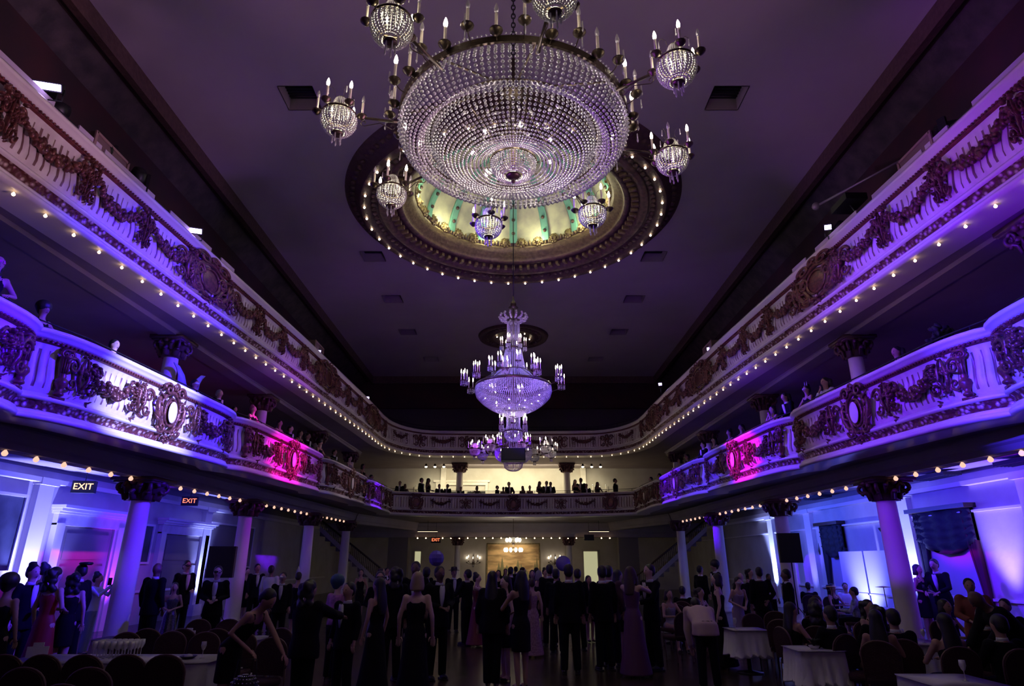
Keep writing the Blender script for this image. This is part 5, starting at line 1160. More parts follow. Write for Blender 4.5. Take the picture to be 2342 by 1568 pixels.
def figure(sex, pl, pr, lean=0, sit=False, top='suit', bottom='trousers', hair='short', turn=0):
    key = (sex, pl, pr, lean, sit, top, bottom, hair, turn)
    if key in _cache: return _cache[key]
    M_ = sex == 'm'; sw = .185 if M_ else .158; L = math.radians(lean); drop = -.45 if sit else 0
    def T(p):
        x, y, z = p
        if z > .93:
            d = min(1, (z - .93) / .12); a = L * d; zz = z - .93; y, z = y * math.cos(a) - zz * math.sin(a), .93 + zz * math.cos(a) + y * math.sin(a)
        return (x, y, z + drop)
    TR = lambda r: [T(p) for p in r]
    def hd(p):                                 # head turns about the neck
        a = math.radians(turn); x, y, z = p; x, y = x * math.cos(a) - y * math.sin(a), x * math.sin(a) + y * math.cos(a); return T((x, y, z))
    parts = {}
    # joints
    if sit: legs = [[(s * .09, 0, .52), (s * .12, -.40, .52), (s * .12, -.42, .10)] for s in (-1, 1)]
    else: legs = [[(s * .085, 0, .95), (s * (.10 if M_ else .08), -.01, .50), (s * (.115 if M_ else .07), .02, .09)] for s in (-1, 1)]
    arms = []
    for s, nm in ((1, pr), (-1, pl)):
        e, w_ = ARMS[nm]; arms.append([T((s * sw, 0, 1.425)), T((s * e[0], e[1], e[2])), T((s * w_[0], w_[1], w_[2]))])
    # body: one continuous surface
    b = MB()
    tw = [(.90, .145, .10), (.98, .15, .105), (1.08, .125 if M_ else .105, .085), (1.2, .145 if M_ else .125, .095), (1.32, .165 if M_ else .14, .105), (1.41, .15, .085), (1.47, .07, .06)]
    b.rings([TR(ring(z, rx, ry)) for z, rx, ry in tw])
    b.tube([T((0, .01, 1.44)), T((0, -.005, 1.50)), T((0, -.01, 1.58))], [.072, .060, .060], 10)
    Mr = Matrix.Rotation(math.radians(turn), 4, 'Z')
    Mh = Matrix.Rotation(L, 4, 'X') @ Mr
    b.ball(hd((0, -.01, 1.655)), (.081, .100, .116), n=14, M=Mh); b.ball(hd((0, -.045, 1.60)), (.050, .050, .055), n=10, M=Mh)
    b.ball(hd((0, -.112, 1.63)), (.014, .022, .022), n=8, M=Mh); b.ball(hd((.078, .0, 1.64)), (.012, .022, .032), n=8, M=Mh); b.ball(hd((-.078, .0, 1.64)), (.012, .022, .032), n=8, M=Mh)
    for lg in legs: b.tube(lg, [.085, .058, .040], 10)
    for lg in legs:
        f = lg[2]; b.ball((f[0], f[1] - .06, .045), (.042, .11, .042), n=10)
    for ar in arms: b.ball(ar[0], .055, n=10); b.tube(ar, [.047, .038, .028], 10)
    ext = MB()
    for s, ar in zip((1, -1), arms):                      # hand: palm, four fingers, thumb
        e, w_ = Vector(ar[1]), Vector(ar[2]); d = (w_ - e).normalized(); sd = Vector((1, 0, 0)); sd = (sd - d * sd.dot(d)).normalized(); nn = d.cross(sd)
        Mx = Matrix((sd, nn, d)).transposed()
        b.ball(tuple(w_ + d * .045), (.040, .018, .050), n=10, M=Mx.to_4x4())
        for k, (off, ln) in enumerate(((-.028, .062), (-.010, .074), (.009, .070), (.027, .054))):
            p0 = w_ + d * .085 + sd * off; p1 = p0 + d * ln * .5 - nn * .008; p2 = p1 + d * ln * .42 - nn * .022; ext.tube([tuple(p0 - d * .02), tuple(p0), tuple(p1), tuple(p2)], [.009, .0088, .008, .006], 6)
        p0 = w_ + d * .03 - sd * .034 * s; p1 = p0 + d * .03 - sd * .022 * s - nn * .01; p2 = p1 + d * .028 - nn * .012; ext.tube([tuple(p0), tuple(p1), tuple(p2)], [.011, .010, .007], 6)
    n1 = (list(ext.V), list(ext.F)); fx = [(np.concatenate(ext.V), ext.F, 0)]
    fe = MB()
    for s in (-1, 1): fe.ball(hd((s * .031, -.094, 1.665)), (.012, .010, .007), n=6, M=Mh, m=4)
    fe.ball(hd((0, -.098, 1.585)), (.022, .006, .005), n=6, M=Mh, m=4); fx.append((np.concatenate(fe.V), fe.F, 1))
    parts['body'] = remeshed(b, .020, 'body', fx)
    # clothing
    if top in ('suit', 'shirt', 'jacket'):
        t = MB(); k = 1.10 if top == 'suit' else (1.25 if top == 'jacket' else 1.0); hem = .80 if top != 'shirt' else .93
        if sit: hem = .93
        t.rings([TR(ring(z, rx * k, ry * k, .0)) for z, rx, ry in ((hem, .185, .125), (.96, .175, .125), (1.08, .152, .115), (1.22, .168, .122), (1.34, .180, .125), (1.42, .165, .10), (1.465, .085, .075))])
        for ar in arms:
            t.ball(ar[0], .074 * k, n=10); w_ = Vector(ar[2]); e = Vector(ar[1]); t.tube([ar[0], ar[1], tuple(w_ - (w_ - e).normalized() * .02)], [.066 * k, .054 * k, .044 * k], 10)
        parts['jacket' if top != 'shirt' else 'shirt'] = remeshed(t, .020, 'jacket')
        if top == 'suit':
            c = MB(); c.rings([TR(ring(z, rx, ry, .0, 14)) for z, rx, ry in ((1.455, .078, .068), (1.50, .066, .062), (1.512, .064, .060), (1.50, .058, .055))]); 
            c.rings([TR(r) for r in ([(x, -.128 - y_, z) for x, y_ in ((-w_, 0), (-w_, .012), (w_, .012), (w_, 0))] for z, w_ in ((1.12, .012), (1.25, .040), (1.38, .050), (1.46, .04)))])
            parts['shirt_front'] = c.mesh('shirt_front', []); bt = MB()
            for s in (-1, 1): bt.ball(T((s * .026, -.078 - .05, 1.455)), (.026, .012, .016), n=7)
            bt.ball(T((0, -.132, 1.455)), (.010, .012, .010), n=6); parts['bow_tie'] = bt.mesh('bow_tie', [])
    elif top == 'dress' or top == 'gown':
        d = MB(); long_ = top == 'gown'
        prof = [(1.36, .148, .112), (1.30, .150, .125), (1.20, .128, .105), (1.08, .112, .095), (.97, .158, .125), (.88, .165, .135)]
        if not sit:
            prof += [(.70, .16, .14), (.55, .165, .145)] if not long_ else [(.6, .19, .18), (.3, .235, .225), (.04, .29, .28)]
            d.rings([[T(p) for p in ring(z, rx * (1 + (0 if z > .8 or not long_ else 0)), ry)] for z, rx, ry in prof[::-1]])
        else:
            d.rings([[T(p) for p in ring(z, rx, ry)] for z, rx, ry in prof[:5][::-1]]); d.tube([(0, .08, .52), (0, -.2, .52), (0, -.42, .50)], [(.17, .11), (.17, .10), (.17, .085)], 12, side=(1, 0, 0))
        for s in (-1, 1): d.tube([T((s * .075, -.115, 1.33)), T((s * .09, -.04, 1.475)), T((s * .075, .085, 1.36))], .014, 6)
        parts['dress'] = remeshed(d, .018, 'dress')
    if bottom == 'trousers':
        t = MB()
        if sit: t.rings([ring(z, rx, ry) for z, rx, ry in ((.42, .17, .13), (.52, .18, .14), (.60, .165, .12))])
        else: t.rings([ring(z, rx, ry) for z, rx, ry in ((.84, .165, .11), (.93, .165, .12), (1.03, .15, .11))])
        for lg in legs:
            p = [tuple(q) for q in lg]; p[2] = (p[2][0], p[2][1], .06); t.tube(p, [.098, .078, .068], 12)
        parts['trousers'] = remeshed(t, .020, 'trousers')
    elif bottom == 'skirt':
        t = MB(); t.rings([TR(ring(z, rx, ry)) for z, rx, ry in ((.62, .20, .18), (.8, .18, .15), (.95, .155, .12), (1.06, .12, .10))]); parts['skirt'] = remeshed(t, .020, 'skirt')
    sh = MB()
    for lg in legs:
        f = lg[2]
        if M_: sh.ball((f[0], f[1] - .065, .045), (.050, .135, .045), n=10); sh.box((f[0], f[1] - .05, .012), (.085, .24, .024))
        else: sh.ball((f[0], f[1] - .075, .04), (.040, .10, .035), n=10); sh.tube([(f[0], f[1] + .03, .07), (f[0], f[1] + .045, 0.0)], [.018, .007], 6)
    parts['shoes'] = sh.mesh('shoes', [])
    h = MB()
    if hair != 'bald':
        h.ball(hd((0, .018, 1.690)), (.091, .106, .100), n=14, M=Mh); h.ball(hd((0, .045, 1.645)), (.085, .080, .090), n=12, M=Mh)
        if hair == 'long': h.rings([[hd(p) for p in ring(z, rx, ry, y)] for z, rx, ry, y in ((1.22, .07, .03, .12), (1.35, .115, .045, .11), (1.5, .11, .055, .085), (1.66, .088, .075, .04))])
        if hair == 'curly':
            q = random.Random(4)
            for k in range(26): a = q.uniform(0, 6.28); z = q.uniform(1.42, 1.74); r = .085; h.ball(hd((r * math.cos(a), .05 + abs(r * math.sin(a)), z)), q.uniform(.035, .06), n=8)
        if hair == 'afro': h.ball(hd((0, .02, 1.72)), (.14, .14, .13), n=12); 
        if hair == 'updo': h.ball(hd((0, .06, 1.78)), (.055, .06, .05), n=10); h.ball(hd((.03, .03, 1.80)), .03, n=8)
        if hair == 'bob': h.rings([[hd(p) for p in ring(z, rx, ry, y)] for z, rx, ry, y in ((1.52, .105, .08, .045), (1.6, .11, .085, .03), (1.7, .09, .085, .02))])
        if hair == 'wavy': 
            for s in (-1, 1): h.tube([hd((s * .07, .02, 1.70)), hd((s * .10, .02, 1.58)), hd((s * .085, -.02, 1.46)), hd((s * .10, -.03, 1.33))], [.03, .04, .04, .025], 8)
            h.rings([[hd(p) for p in ring(z, rx, ry, y)] for z, rx, ry, y in ((1.3, .09, .03, .12), (1.5, .11, .055, .085), (1.66, .088, .075, .04))])
        parts['hair'] = remeshed(h, .018, 'hair')
    _cache[key] = parts
    return parts
def person(x, y, z, rz, hgt, label, sex='m', pl='stand', pr='stand', lean=0, sit=False, top='suit', bottom=None, hair='short', turn=0, c_top=None, c_bot=None, c_hair=None, skin=None, group=None, mask=None, extra=None, no_tie=False):
    if top in ('dress', 'gown'): bottom = bottom or 'none'
    bottom = bottom or 'trousers'
    P = figure(sex, pl, pr, lean, sit, top, bottom, hair, turn); ref = 1.77
    o = empty('person', (x, y, z), math.radians(rz), label=label, cat='person', group=group); s = hgt / ref if not sit and lean < 20 else 1.0
    if sit: s = 1.0
    o.scale = (s, s, s)
    skin = skin or SKIN; c_top = c_top or (SUITB if sex == 'm' else BLKD)
    col = {'body': skin, 'jacket': c_top, 'shirt': c_top, 'dress': c_top, 'trousers': c_bot or SUITB, 'skirt': c_bot or BLKD, 'shirt_front': WHITE, 'bow_tie': MASKB, 'shoes': BLACKM, 'hair': c_hair or HAIRB}
    for nm, me in P.items():
        if nm == 'bow_tie' and no_tie: continue
        if not me.materials:
            me.materials.append(col[nm])
            if nm == 'body': me.materials.append(HAIRB)
        c = inst_obj(me, nm, o); c.material_slots[0].link = 'OBJECT'; c.material_slots[0].material = col[nm]
    L = math.radians(lean); drop = -.45 if sit else 0
    def hp(p):
        a = math.radians(turn); X, Y, Z = p; X, Y = X * math.cos(a) - Y * math.sin(a), X * math.sin(a) + Y * math.cos(a); zz = Z - .93
        return (X, Y * math.cos(L) - zz * math.sin(L), .93 + zz * math.cos(L) + Y * math.sin(L) + drop)
    if mask:
        mb = MB(); mb.rings([[hp((px, py - d, pz)) for px, py, pz in ((-.085, -.03, 1.665), (-.05, -.085, 1.69), (0, -.10, 1.68), (.05, -.085, 1.69), (.085, -.03, 1.665), (.05, -.085, 1.635), (0, -.105, 1.645), (-.05, -.085, 1.635))] for d in (.004, .016)]); mb.build('masquerade_mask', mask, o)
    if extra == 'ears':
        mb = MB()
        for s_ in (-1, 1): mb.rings([[hp((s_ * (.045 + a), .0 + b, zz)) for a, b in ((-.02 * k, 0), (0, -.012 * k), (.02 * k, 0), (0, .012 * k))] for zz, k in ((1.73, 1.2), (1.82, 1), (1.90, .1))])
        mb.build('costume_ears', c_top if mask is None else mask, o)
    if extra == 'plume':
        MB().rings([[hp((.02 + a, .02 + b, zz)) for a, b in ((-.04 * k, 0), (0, -.012), (.04 * k, 0), (0, .012))] for zz, k in ((1.70, 1.4), (1.82, 1.2), (1.95, .1))]).build('white_plume', MASKW, o)
    if extra == 'hat':
        MB().lathe([(.001, 1.83), (.09, 1.82), (.10, 1.76), (.10, 1.735), (.17, 1.725), (.17, 1.715), (.001, 1.715)], 20).build('brimmed_hat', BLACKM, o)
    if extra == 'cap':
        MB().lathe([(.001, 1.82), (.105, 1.81), (.12, 1.785), (.09, 1.76), (.001, 1.76)], 20, (0, .01, 0)).build('flat_cap', BLACKM, o)
    if extra == 'wings':
        for s_ in (-1, 1):
            pts = [(.03, 1.36), (.10, 1.62), (.22, 1.84), (.42, 2.02), (.62, 2.06), (.50, 1.94), (.42, 1.80), (.40, 1.62), (.30, 1.48), (.16, 1.36)]
            mb = MB(); mb.rings([[(s_ * a, .14 + d + a * .1, b) for a, b in pts] for d in (0, .02)]); mb.build('costume_wing', WINGM, o)
    return o
def thing(nm, mb_parts, loc, rz, label, cat, group=None):
    o = empty(nm, loc, rz, label=label, cat=cat, group=group)
    for pn, mb, m in mb_parts: mb.build(pn, m, o)
    return o
m_, f_ = dict(sex='m'), dict(sex='f', hair='long', top='dress')
# --- left of the floor
person(-7.45, 9.8, 0, 180, 1.74, 'woman with big dark hair in black at far left edge, seen from behind', sex='f', top='gown', hair='afro')
person(-8.45, 11.6, 0, 75, 1.90, 'man in black tuxedo with tufted dark hair turned right toward woman in red', top='suit', hair='updo', pr='hold', skin=SKINP)
person(-10.3, 14.5, 0, 150, 1.90, 'person with dark bun whose head shows above woman in red', sex='f', hair='updo', top='dress')
person(-7.7, 11.1, 0, 170, 1.86, 'woman in strapless red gown with long dark curls, back turned', sex='f', hair='curly', top='gown', c_top=REDD, pl='hold', skin=SKINP)
person(-7.95, 12.0, 0, -160, 1.76, 'dark curly haired woman just right of the red gown', sex='f', hair='curly', top='dress', pr='hold', skin=SKINP)
person(-8.6, 13.2, 0, -100, 1.90, 'man in black suit and flat cap leaning toward the curly haired women', extra='cap', hair='short', lean=6)
person(-9.55, 15.2, 0, 100, 1.70, 'person in pale blue shirt and jeans holding a phone up by the first door case', sex='f', top='shirt', hair='updo', pl='phone', pr='phone', c_top=WHITE, c_bot=JEANS)
thing('mobile_phone', [('phone_body', MB().box((0, 0, 0), (.08, .012, .16)), BLACKM)], (-9.17, 15.05, 1.53), .3, 'dark mobile phone raised by the person in jeans', 'phone')
person(-7.8, 14.4, 0, 165, 1.93, 'bald man in black suit seen from behind, just right of nearest left column', hair='bald', skin=SKIND)
person(-8.7, 17.5, 0, 60, 1.98, 'man in dark suit with black eye mask standing before the second door case', hair='short', mask=MASKB, pr='hold', skin=SKINP)
person(-7.75, 15.2, 0, 20, 1.50, 'seated looking woman in dark sequined dress between two suited men', sex='f', top='gown', c_top=SEQ, hair='long', pl='hold', pr='hold')
person(-6.5, 14.5, 0, 18, 1.86, 'tuxedoed man with black eye mask and bow tie, hands clasped around a glass', mask=MASKB, pl='hold', pr='hold', skin=SKINP)
thing('drinking_glass', [('tumbler', MB().lathe([(.03, 0), (.036, .10), (.034, .10), (.028, .01), (.001, .01)], 12), CRYS)], (-6.36, 14.18, 1.16), 0, 'small glass in the hands of masked man with bow tie', 'glass')
person(-8.4, 21.6, 0, 40, 1.88, 'man in navy suit half hidden behind second left column', c_top=SUITN, hair='short')
person(-8.9, 22.0, 0, 60, 1.76, 'woman peeking beside second left column, blue lit face', sex='f', top='dress', hair='bob', skin=SKINP)
person(-7.35, 20.0, 0, 180, 1.84, 'dark skinned man in white shirt with black vest straps, back turned', top='shirt', c_top=WHITE, skin=SKIND, hair='short')
person(-5.75, 16.5, 0, 10, 1.70, 'person in black jacket wearing a white face mask, facing the camera', mask=MASKW, sex='m', hair='short')
person(-5.85, 18.0, 0, 180, 1.68, 'guest with white feather plume on the head', sex='f', top='dress', hair='short', extra='plume')
person(-3.55, 8.6, 0, 75, 1.62, 'woman bending forward in black backless dress with white trim', sex='f', top='dress', hair='short', lean=38, pl='hold', pr='reach', skin=SKIN)
person(-2.72, 8.9, 0, 160, 1.72, 'large figure in black with arms raised taking a picture', sex='f', top='jacket', bottom='trousers', hair='curly', pl='reach', pr='reach')
person(-2.45, 9.9, 0, -30, 1.66, 'dark figure just behind the woman taking a picture, face in dim pink light', sex='m', hair='short')
person(-3.2, 12.1, 0, 150, 1.68, 'person in glittery pink blouse with teal puffed hair', sex='f', hair='afro', top='shirt', c_top=BLUSH, c_hair=HAIRT, bottom='trousers', pl='hold', pr='hold', skin=SKINP)
person(-2.15, 10.6, 0, -120, 1.70, 'woman with long dark hair in black, near the bare backed blonde', sex='f', top='gown', hair='long')
person(-2.62, 13.0, 0, 10, 1.77, 'woman in eye mask with dark top and pale grey skirt', sex='f', top='shirt', c_top=BLKD, bottom='skirt', c_bot=GREYD, hair='short', mask=MASKB, pl='hold')
person(-2.15, 12.0, 0, -150, 1.86, 'curly haired man in black suit, broad back toward us', hair='curly', c_top=SUITB, top='suit')
person(-2.02, 13.6, 0, 0, 1.95, 'tallest man in this knot of guests, purple light on his shirt', skin=SKIND)
person(-1.43, 9.9, 0, 180, 1.80, 'blonde woman in black dress with deep open back', sex='f', top='gown', hair='bob', c_hair=HAIRBL, skin=SKINP)
person(-1.36, 12.2, 0, 30, 1.87, 'man in tuxedo with violet lit shirt front and bow tie, holding a glass', pr='hold', pl='hold', skin=SKIND, hair='short')
person(-2.0, 15.2, 0, 180, 1.83, 'man in dark suit mostly hidden left of the tuxedoed man with violet shirt')
person(-1.8, 20.0, 0, 20, 1.76, 'guest wearing a brimmed hat below the foyer column', extra='hat')
person(-1.18, 17.0, 0, -120, 1.76, 'man in black suit dancing close with woman in dark red dress', pl='waist', pr='waist')
person(-.92, 16.8, 0, 80, 1.66, 'woman in dark red gown held by dancing man', sex='f', top='gown', c_top=mat('dress_wine', (.16, .02, .03), .6), hair='updo', pl='hug', pr='hug', skin=SKINP)
person(-.36, 11.5, 0, 170, 1.79, 'woman with very long dark hair in long black trousers and cape, centre foreground', sex='f', top='jacket', bottom='trousers', hair='long')
person(-.14, 12.1, 0, -60, 1.70, 'woman beside the cape wearer with bare pink lit arm', sex='f', top='dress', hair='long', skin=SKINP)
person(.13, 11.3, 0, -150, 1.80, 'woman in short black dress and high heels, arm around partner', sex='f', top='dress', hair='wavy', pl='waist', pr='waist', skin=SKIN)
person(.42, 15.0, 0, 180, 1.60, 'woman in pale pink lace gown standing behind woman in heels', sex='f', top='gown', c_top=LACE, hair='short', c_hair=HAIRBR, skin=SKINP)
person(1.07, 12.8, 0, 178, 1.90, 'very tall man in black suit, broad back to camera, right of centre', hair='short')
person(1.0, 15.4, 0, 160, 1.79, 'man in black suit close behind the very tall man', hair='short')
person(.92, 16.8, 0, -170, 1.88, 'man in dark suit with white collar, left of very tall man', hair='short')
person(.70, 18.0, 0, 150, 1.72, 'woman with grey streaked hair beside the white collared man', sex='f', top='dress', hair='bob', c_hair=HAIRG)
person(1.55, 16.0, 0, -170, 1.78, 'man whose head shows between very tall man and the lit doorway', hair='short')
BG = [(-.08, 21.2, 1.79, 'man with broad dark hair before the mural, left of its centre', 'm', 'short'), (.35, 24.0, 1.76, 'man with rounded head right below the foyer chandelier', 'm', 'short'), (.58, 20.2, 1.71, 'woman with loose hair under right half of the mural', 'f', 'bob'),
      (.93, 26.0, 1.73, 'small distant man below the right edge of the mural', 'm', 'short'), (1.10, 23.0, 1.72, 'distant woman just right of the mural edge', 'f', 'updo'), (-.55, 24.2, 1.66, 'distant woman at left lower corner of the mural', 'f', 'short'),
      (-.32, 27.0, 1.68, 'distant guest left of the mural centre, smallest head there', 'm', 'short'), (.1, 29.0, 1.75, 'distant guest at the mural centre, farthest dancer', 'm', 'short'), (-2.9, 22.0, 1.72, 'dark guest at the foot of the left staircase rail', 'm', 'short'), (-3.6, 19.5, 1.74, 'curly haired guest below the left handrail', 'f', 'curly'),
      (-4.6, 24.0, 1.74, 'guest standing by the third left column', 'm', 'short'), (-5.3, 23.0, 1.70, 'guest with bob haircut left of the third column', 'f', 'bob'), (-4.2, 21.0, 1.76, 'guest in dark suit right of the third left column', 'm', 'short')]
for x, y, h, lab, sx, hr in BG: person(x, y, 0, random.choice((0, 30, 160, -150, 90)), h, lab, sex=sx, hair=hr, top='suit' if sx == 'm' else 'dress', skin=SKIN)
# --- right half of the floor
person(1.77, 13.2, 0, -165, 1.87, 'man in dark suit nearest the lit doorway, back turned', hair='short')
person(1.98, 13.7, 0, 160, 1.87, 'man with white collar line and maroon jacket beside lit doorway group', c_top=mat('jacket_maroon', (.06, .02, .035), .7), hair='short')
person(2.30, 14.5, 0, 120, 1.78, 'dark haired woman between the maroon jacket and the couple', sex='f', top='dress', hair='long')
person(2.22, 12.5, 0, 150, 1.86, 'woman with wavy hair in plum lace dress, facing man with pocket square', sex='f', top='gown', c_top=PLUM, hair='wavy', c_hair=HAIRBR, pl='hug', pr='hug', skin=SKINP)
person(2.72, 13.2, 0, -65, 1.90, 'man in black tuxedo with white pocket square smiling down at his partner', hair='short', pl='waist', pr='waist', skin=SKINP)
person(2.0, 17.6, 0, 20, 1.60, 'shorter woman visible past the lit doorway edge', sex='f', top='dress', hair='bob')
person(6.1, 21.5, 0, 120, 1.83, 'man in dark suit before the right staircase', hair='short')
person(6.4, 20.9, 0, -80, 1.95, 'tall man in dark suit leaning against the third right column', hair='afro')
person(4.15, 13.5, 0, -110, 1.72, 'woman in black halter gown with bare arms, walking by the small tables', sex='f', top='gown', hair='bob', skin=SKINP)
person(5.35, 16.0, 0, 10, 1.62, 'masked woman in lavender strapless dress bending over a table', sex='f', top='dress', c_top=LAVD, hair='long', lean=14, pl='hold', pr='hold', mask=MASKW, skin=SKINP)
person(6.40, 18.6, 0, 170, 1.66, 'bald pale headed man behind the lavender dress', hair='bald', skin=SKINP)
person(6.15, 16.5, 0, 178, 1.82, 'man in black suit with white collar seen squarely from behind', hair='short', pl='back')
person(8.2, 21.2, 0, 10, 1.58, 'waiter in black waistcoat before the bright window frame', top='shirt', c_top=WHITE, hair='short', skin=SKIND)
person(6.40, 15.5, 0, -100, 1.78, 'slim man in black suit standing in front of the second right column', hair='short', skin=SKIND)
person(3.2, 11.3, 0, 175, 1.30, 'person in cream jacket bent over a table, back toward us', top='jacket', c_top=CREAMJ, hair='short', lean=66, pl='reach', pr='reach', sex='m')
person(7.4, 20.6, 0, 30, 1.74, 'dark guest between two men near bright window', sex='f', top='dress', hair='curly')
person(10.75, 17.5, 0, 25, 1.88, 'woman in black dress looking at her phone beside the nearest right column', sex='f', top='dress', hair='bob', pl='hold', pr='hold', skin=SKIN)
person(11.15, 17.3, 0, -60, 2.02, 'man in black suit bending close to the woman with phone', lean=8, hair='short', pl='waist', pr='waist', skin=SKIN)
thing('mobile_phone', [('phone_body', MB().box((0, 0, 0), (.08, .012, .16)), BLACKM)], (10.62, 17.18, 1.32), .3, 'mobile phone held by woman in black near right wall', 'phone')
person(7.7, 11.2, 0, -30, 1.68, 'bearded man in rust red jacket standing at right foreground', top='jacket', c_top=RUST, hair='short', pl='lean', pr='lean')
person(6.9, 9.2, 0, -95, 1.62, 'large dark clad person bending forward at lower right', top='jacket', hair='bald', lean=42, pl='reach', pr='reach', skin=SKIND)
SEATED = [(9.55, 21.5, 160, 'seated musician in bowler like hat under the tripod loudspeaker', 'm', 'short', SUITB), (9.6, 20.0, 20, 'seated guest in dark clothes beside the musicians', 'f', 'curly', BLKD), (9.0, 17.6, -120, 'seated man in plaid shirt near nearest right column', 'm', 'short', PLAID), (10.5, 21.0, -20, 'seated musician with white shirt before the small drape', 'm', 'short', WHITE),
          (5.6, 10.4, 180, 'seated guest with curly hair at the lower right table', 'm', 'curly', SUITB), (5.35, 9.5, 170, 'seated broad guest in black at lower right, back turned', 'm', 'short', SUITB), (7.6, 11.8, 20, 'seated guest with wavy grey hair below the kissing couple', 'f', 'bob', BLKD), (4.55, 11.0, 100, 'seated woman in sleeveless black beside the standing white table', 'f', 'long', BLKD),
          (5.1, 11.3, 150, 'seated guest raising a glinting violet glass', 'm', 'curly', SUITB), (4.75, 10.1, 200, 'seated guest right above the near white table', 'm', 'short', SUITB), (5.55, 8.7, 175, 'seated guest in black closest to the camera at right', 'f', 'long', BLKD), (8.8, 12.0, -60, 'seated guest at extreme right edge', 'm', 'short', SUITB),
          (3.75, 16.1, 20, 'seated guest with purple glow behind the first small table', 'f', 'bob', GREYD), (4.6, 18.1, 160, 'seated guest in dark suit next to the fourth right column', 'm', 'short', SUITB), (4.77, 17.0, 40, 'seated woman with dark hair among right hand small tables', 'f', 'curly', BLKD), (6.9, 9.9, 190, 'seated guest with head bowed over the lower right table', 'm', 'short', SUITB),
          (5.0, 9.3, 150, 'seated dark guest with long hair at the corner of the clean white table', 'f', 'long', BLKD), (6.1, 8.5, 185, 'seated guest in dark suit low at the bottom right, back turned', 'm', 'short', SUITB), (6.2, 11.7, 10, 'seated guest facing the camera across the hidden right table', 'f', 'curly', BLKD), (7.2, 8.4, 170, 'seated guest in the bottom right corner', 'm', 'curly', SUITB), (6.0, 13.2, 120, 'seated guest in dark suit just before the nearest right column', 'm', 'short', SUITB), (5.6, 12.4, 60, 'seated woman with dark hair between the raised glass and the nearest column', 'f', 'bob', BLKD)]
def chair_parts():
    d = {}
    b = MB(); rr = []
    for y, s_ in ((.0, 1), (.055, 1)):
        rr.append([(x * s_, y + .10 * (z - .45), z) for x, z in [(-.21, .50), (-.225, .70)] + [(-.225 * math.cos(t), .78 + .17 * math.sin(t)) for t in np.linspace(0, math.pi, 13)] [0:] + [(.225, .70), (.21, .50)]])
    b.rings(rr, True, True); d['backrest'] = b.mesh('backrest', CHAIRF, False)
    pts = [(-.215, .03, .48), (-.23, .05, .70)] + [(-.232 * math.cos(t), .06 + .02 * math.sin(t), .78 + .178 * math.sin(t)) for t in np.linspace(0, math.pi, 13)] + [(.23, .05, .70), (.215, .03, .48)]
    d['back_frame'] = MB().tube(pts, .012, 6).mesh('back_frame', CHAIRT)
    b = MB(); b.rings([[(sx * .22 * k, -.22 + .22 * 0 + sy * .22 * k, z) for sx, sy in ((-1, -1), (-.3, -1.06), (.3, -1.06), (1, -1), (1, 1), (-1, 1))] for z, k in ((.40, .97), (.42, 1.0), (.46, 1.0), (.485, .93))]); d['seat'] = b.mesh('seat', CHAIRF)
    return d
CHP = chair_parts()
def chair(x, y, rz, label, group=None):
    o = empty('dining_chair', (x, y, 0), math.radians(rz), label=label, cat='chair', group=group)
    for k, me in CHP.items(): inst_obj(me, k, o)
    for sx, sy in ((-.19, -.40), (.19, -.40), (-.19, .02), (.19, .02)): inst_obj(LEG, 'leg', o, (sx, sy, 0))
    return o
LEG = MB().tube([(0, 0, 0), (0, 0, .42)], .013, 6).mesh('leg', CHAIRT)
# chair: the back is at +y of its origin, the sitter faces -y
for x, y, rz, lab, sx, hr, cl in SEATED:
    tp = 'suit' if cl is SUITB else ('shirt' if sx == 'm' else 'dress')
    person(x, y, 0, rz, 1.7, lab, sex=sx, sit=True, top=tp, hair=hr, c_top=cl, pl='table', pr='table', skin=SKIN, no_tie=True)
    a = math.radians(rz); chair(x + .02 * math.cos(a) - .16 * math.sin(a), y + .16 * math.cos(a), rz, ('chair under the ' + ' '.join(lab.split(',')[0].split()[:12])), None)

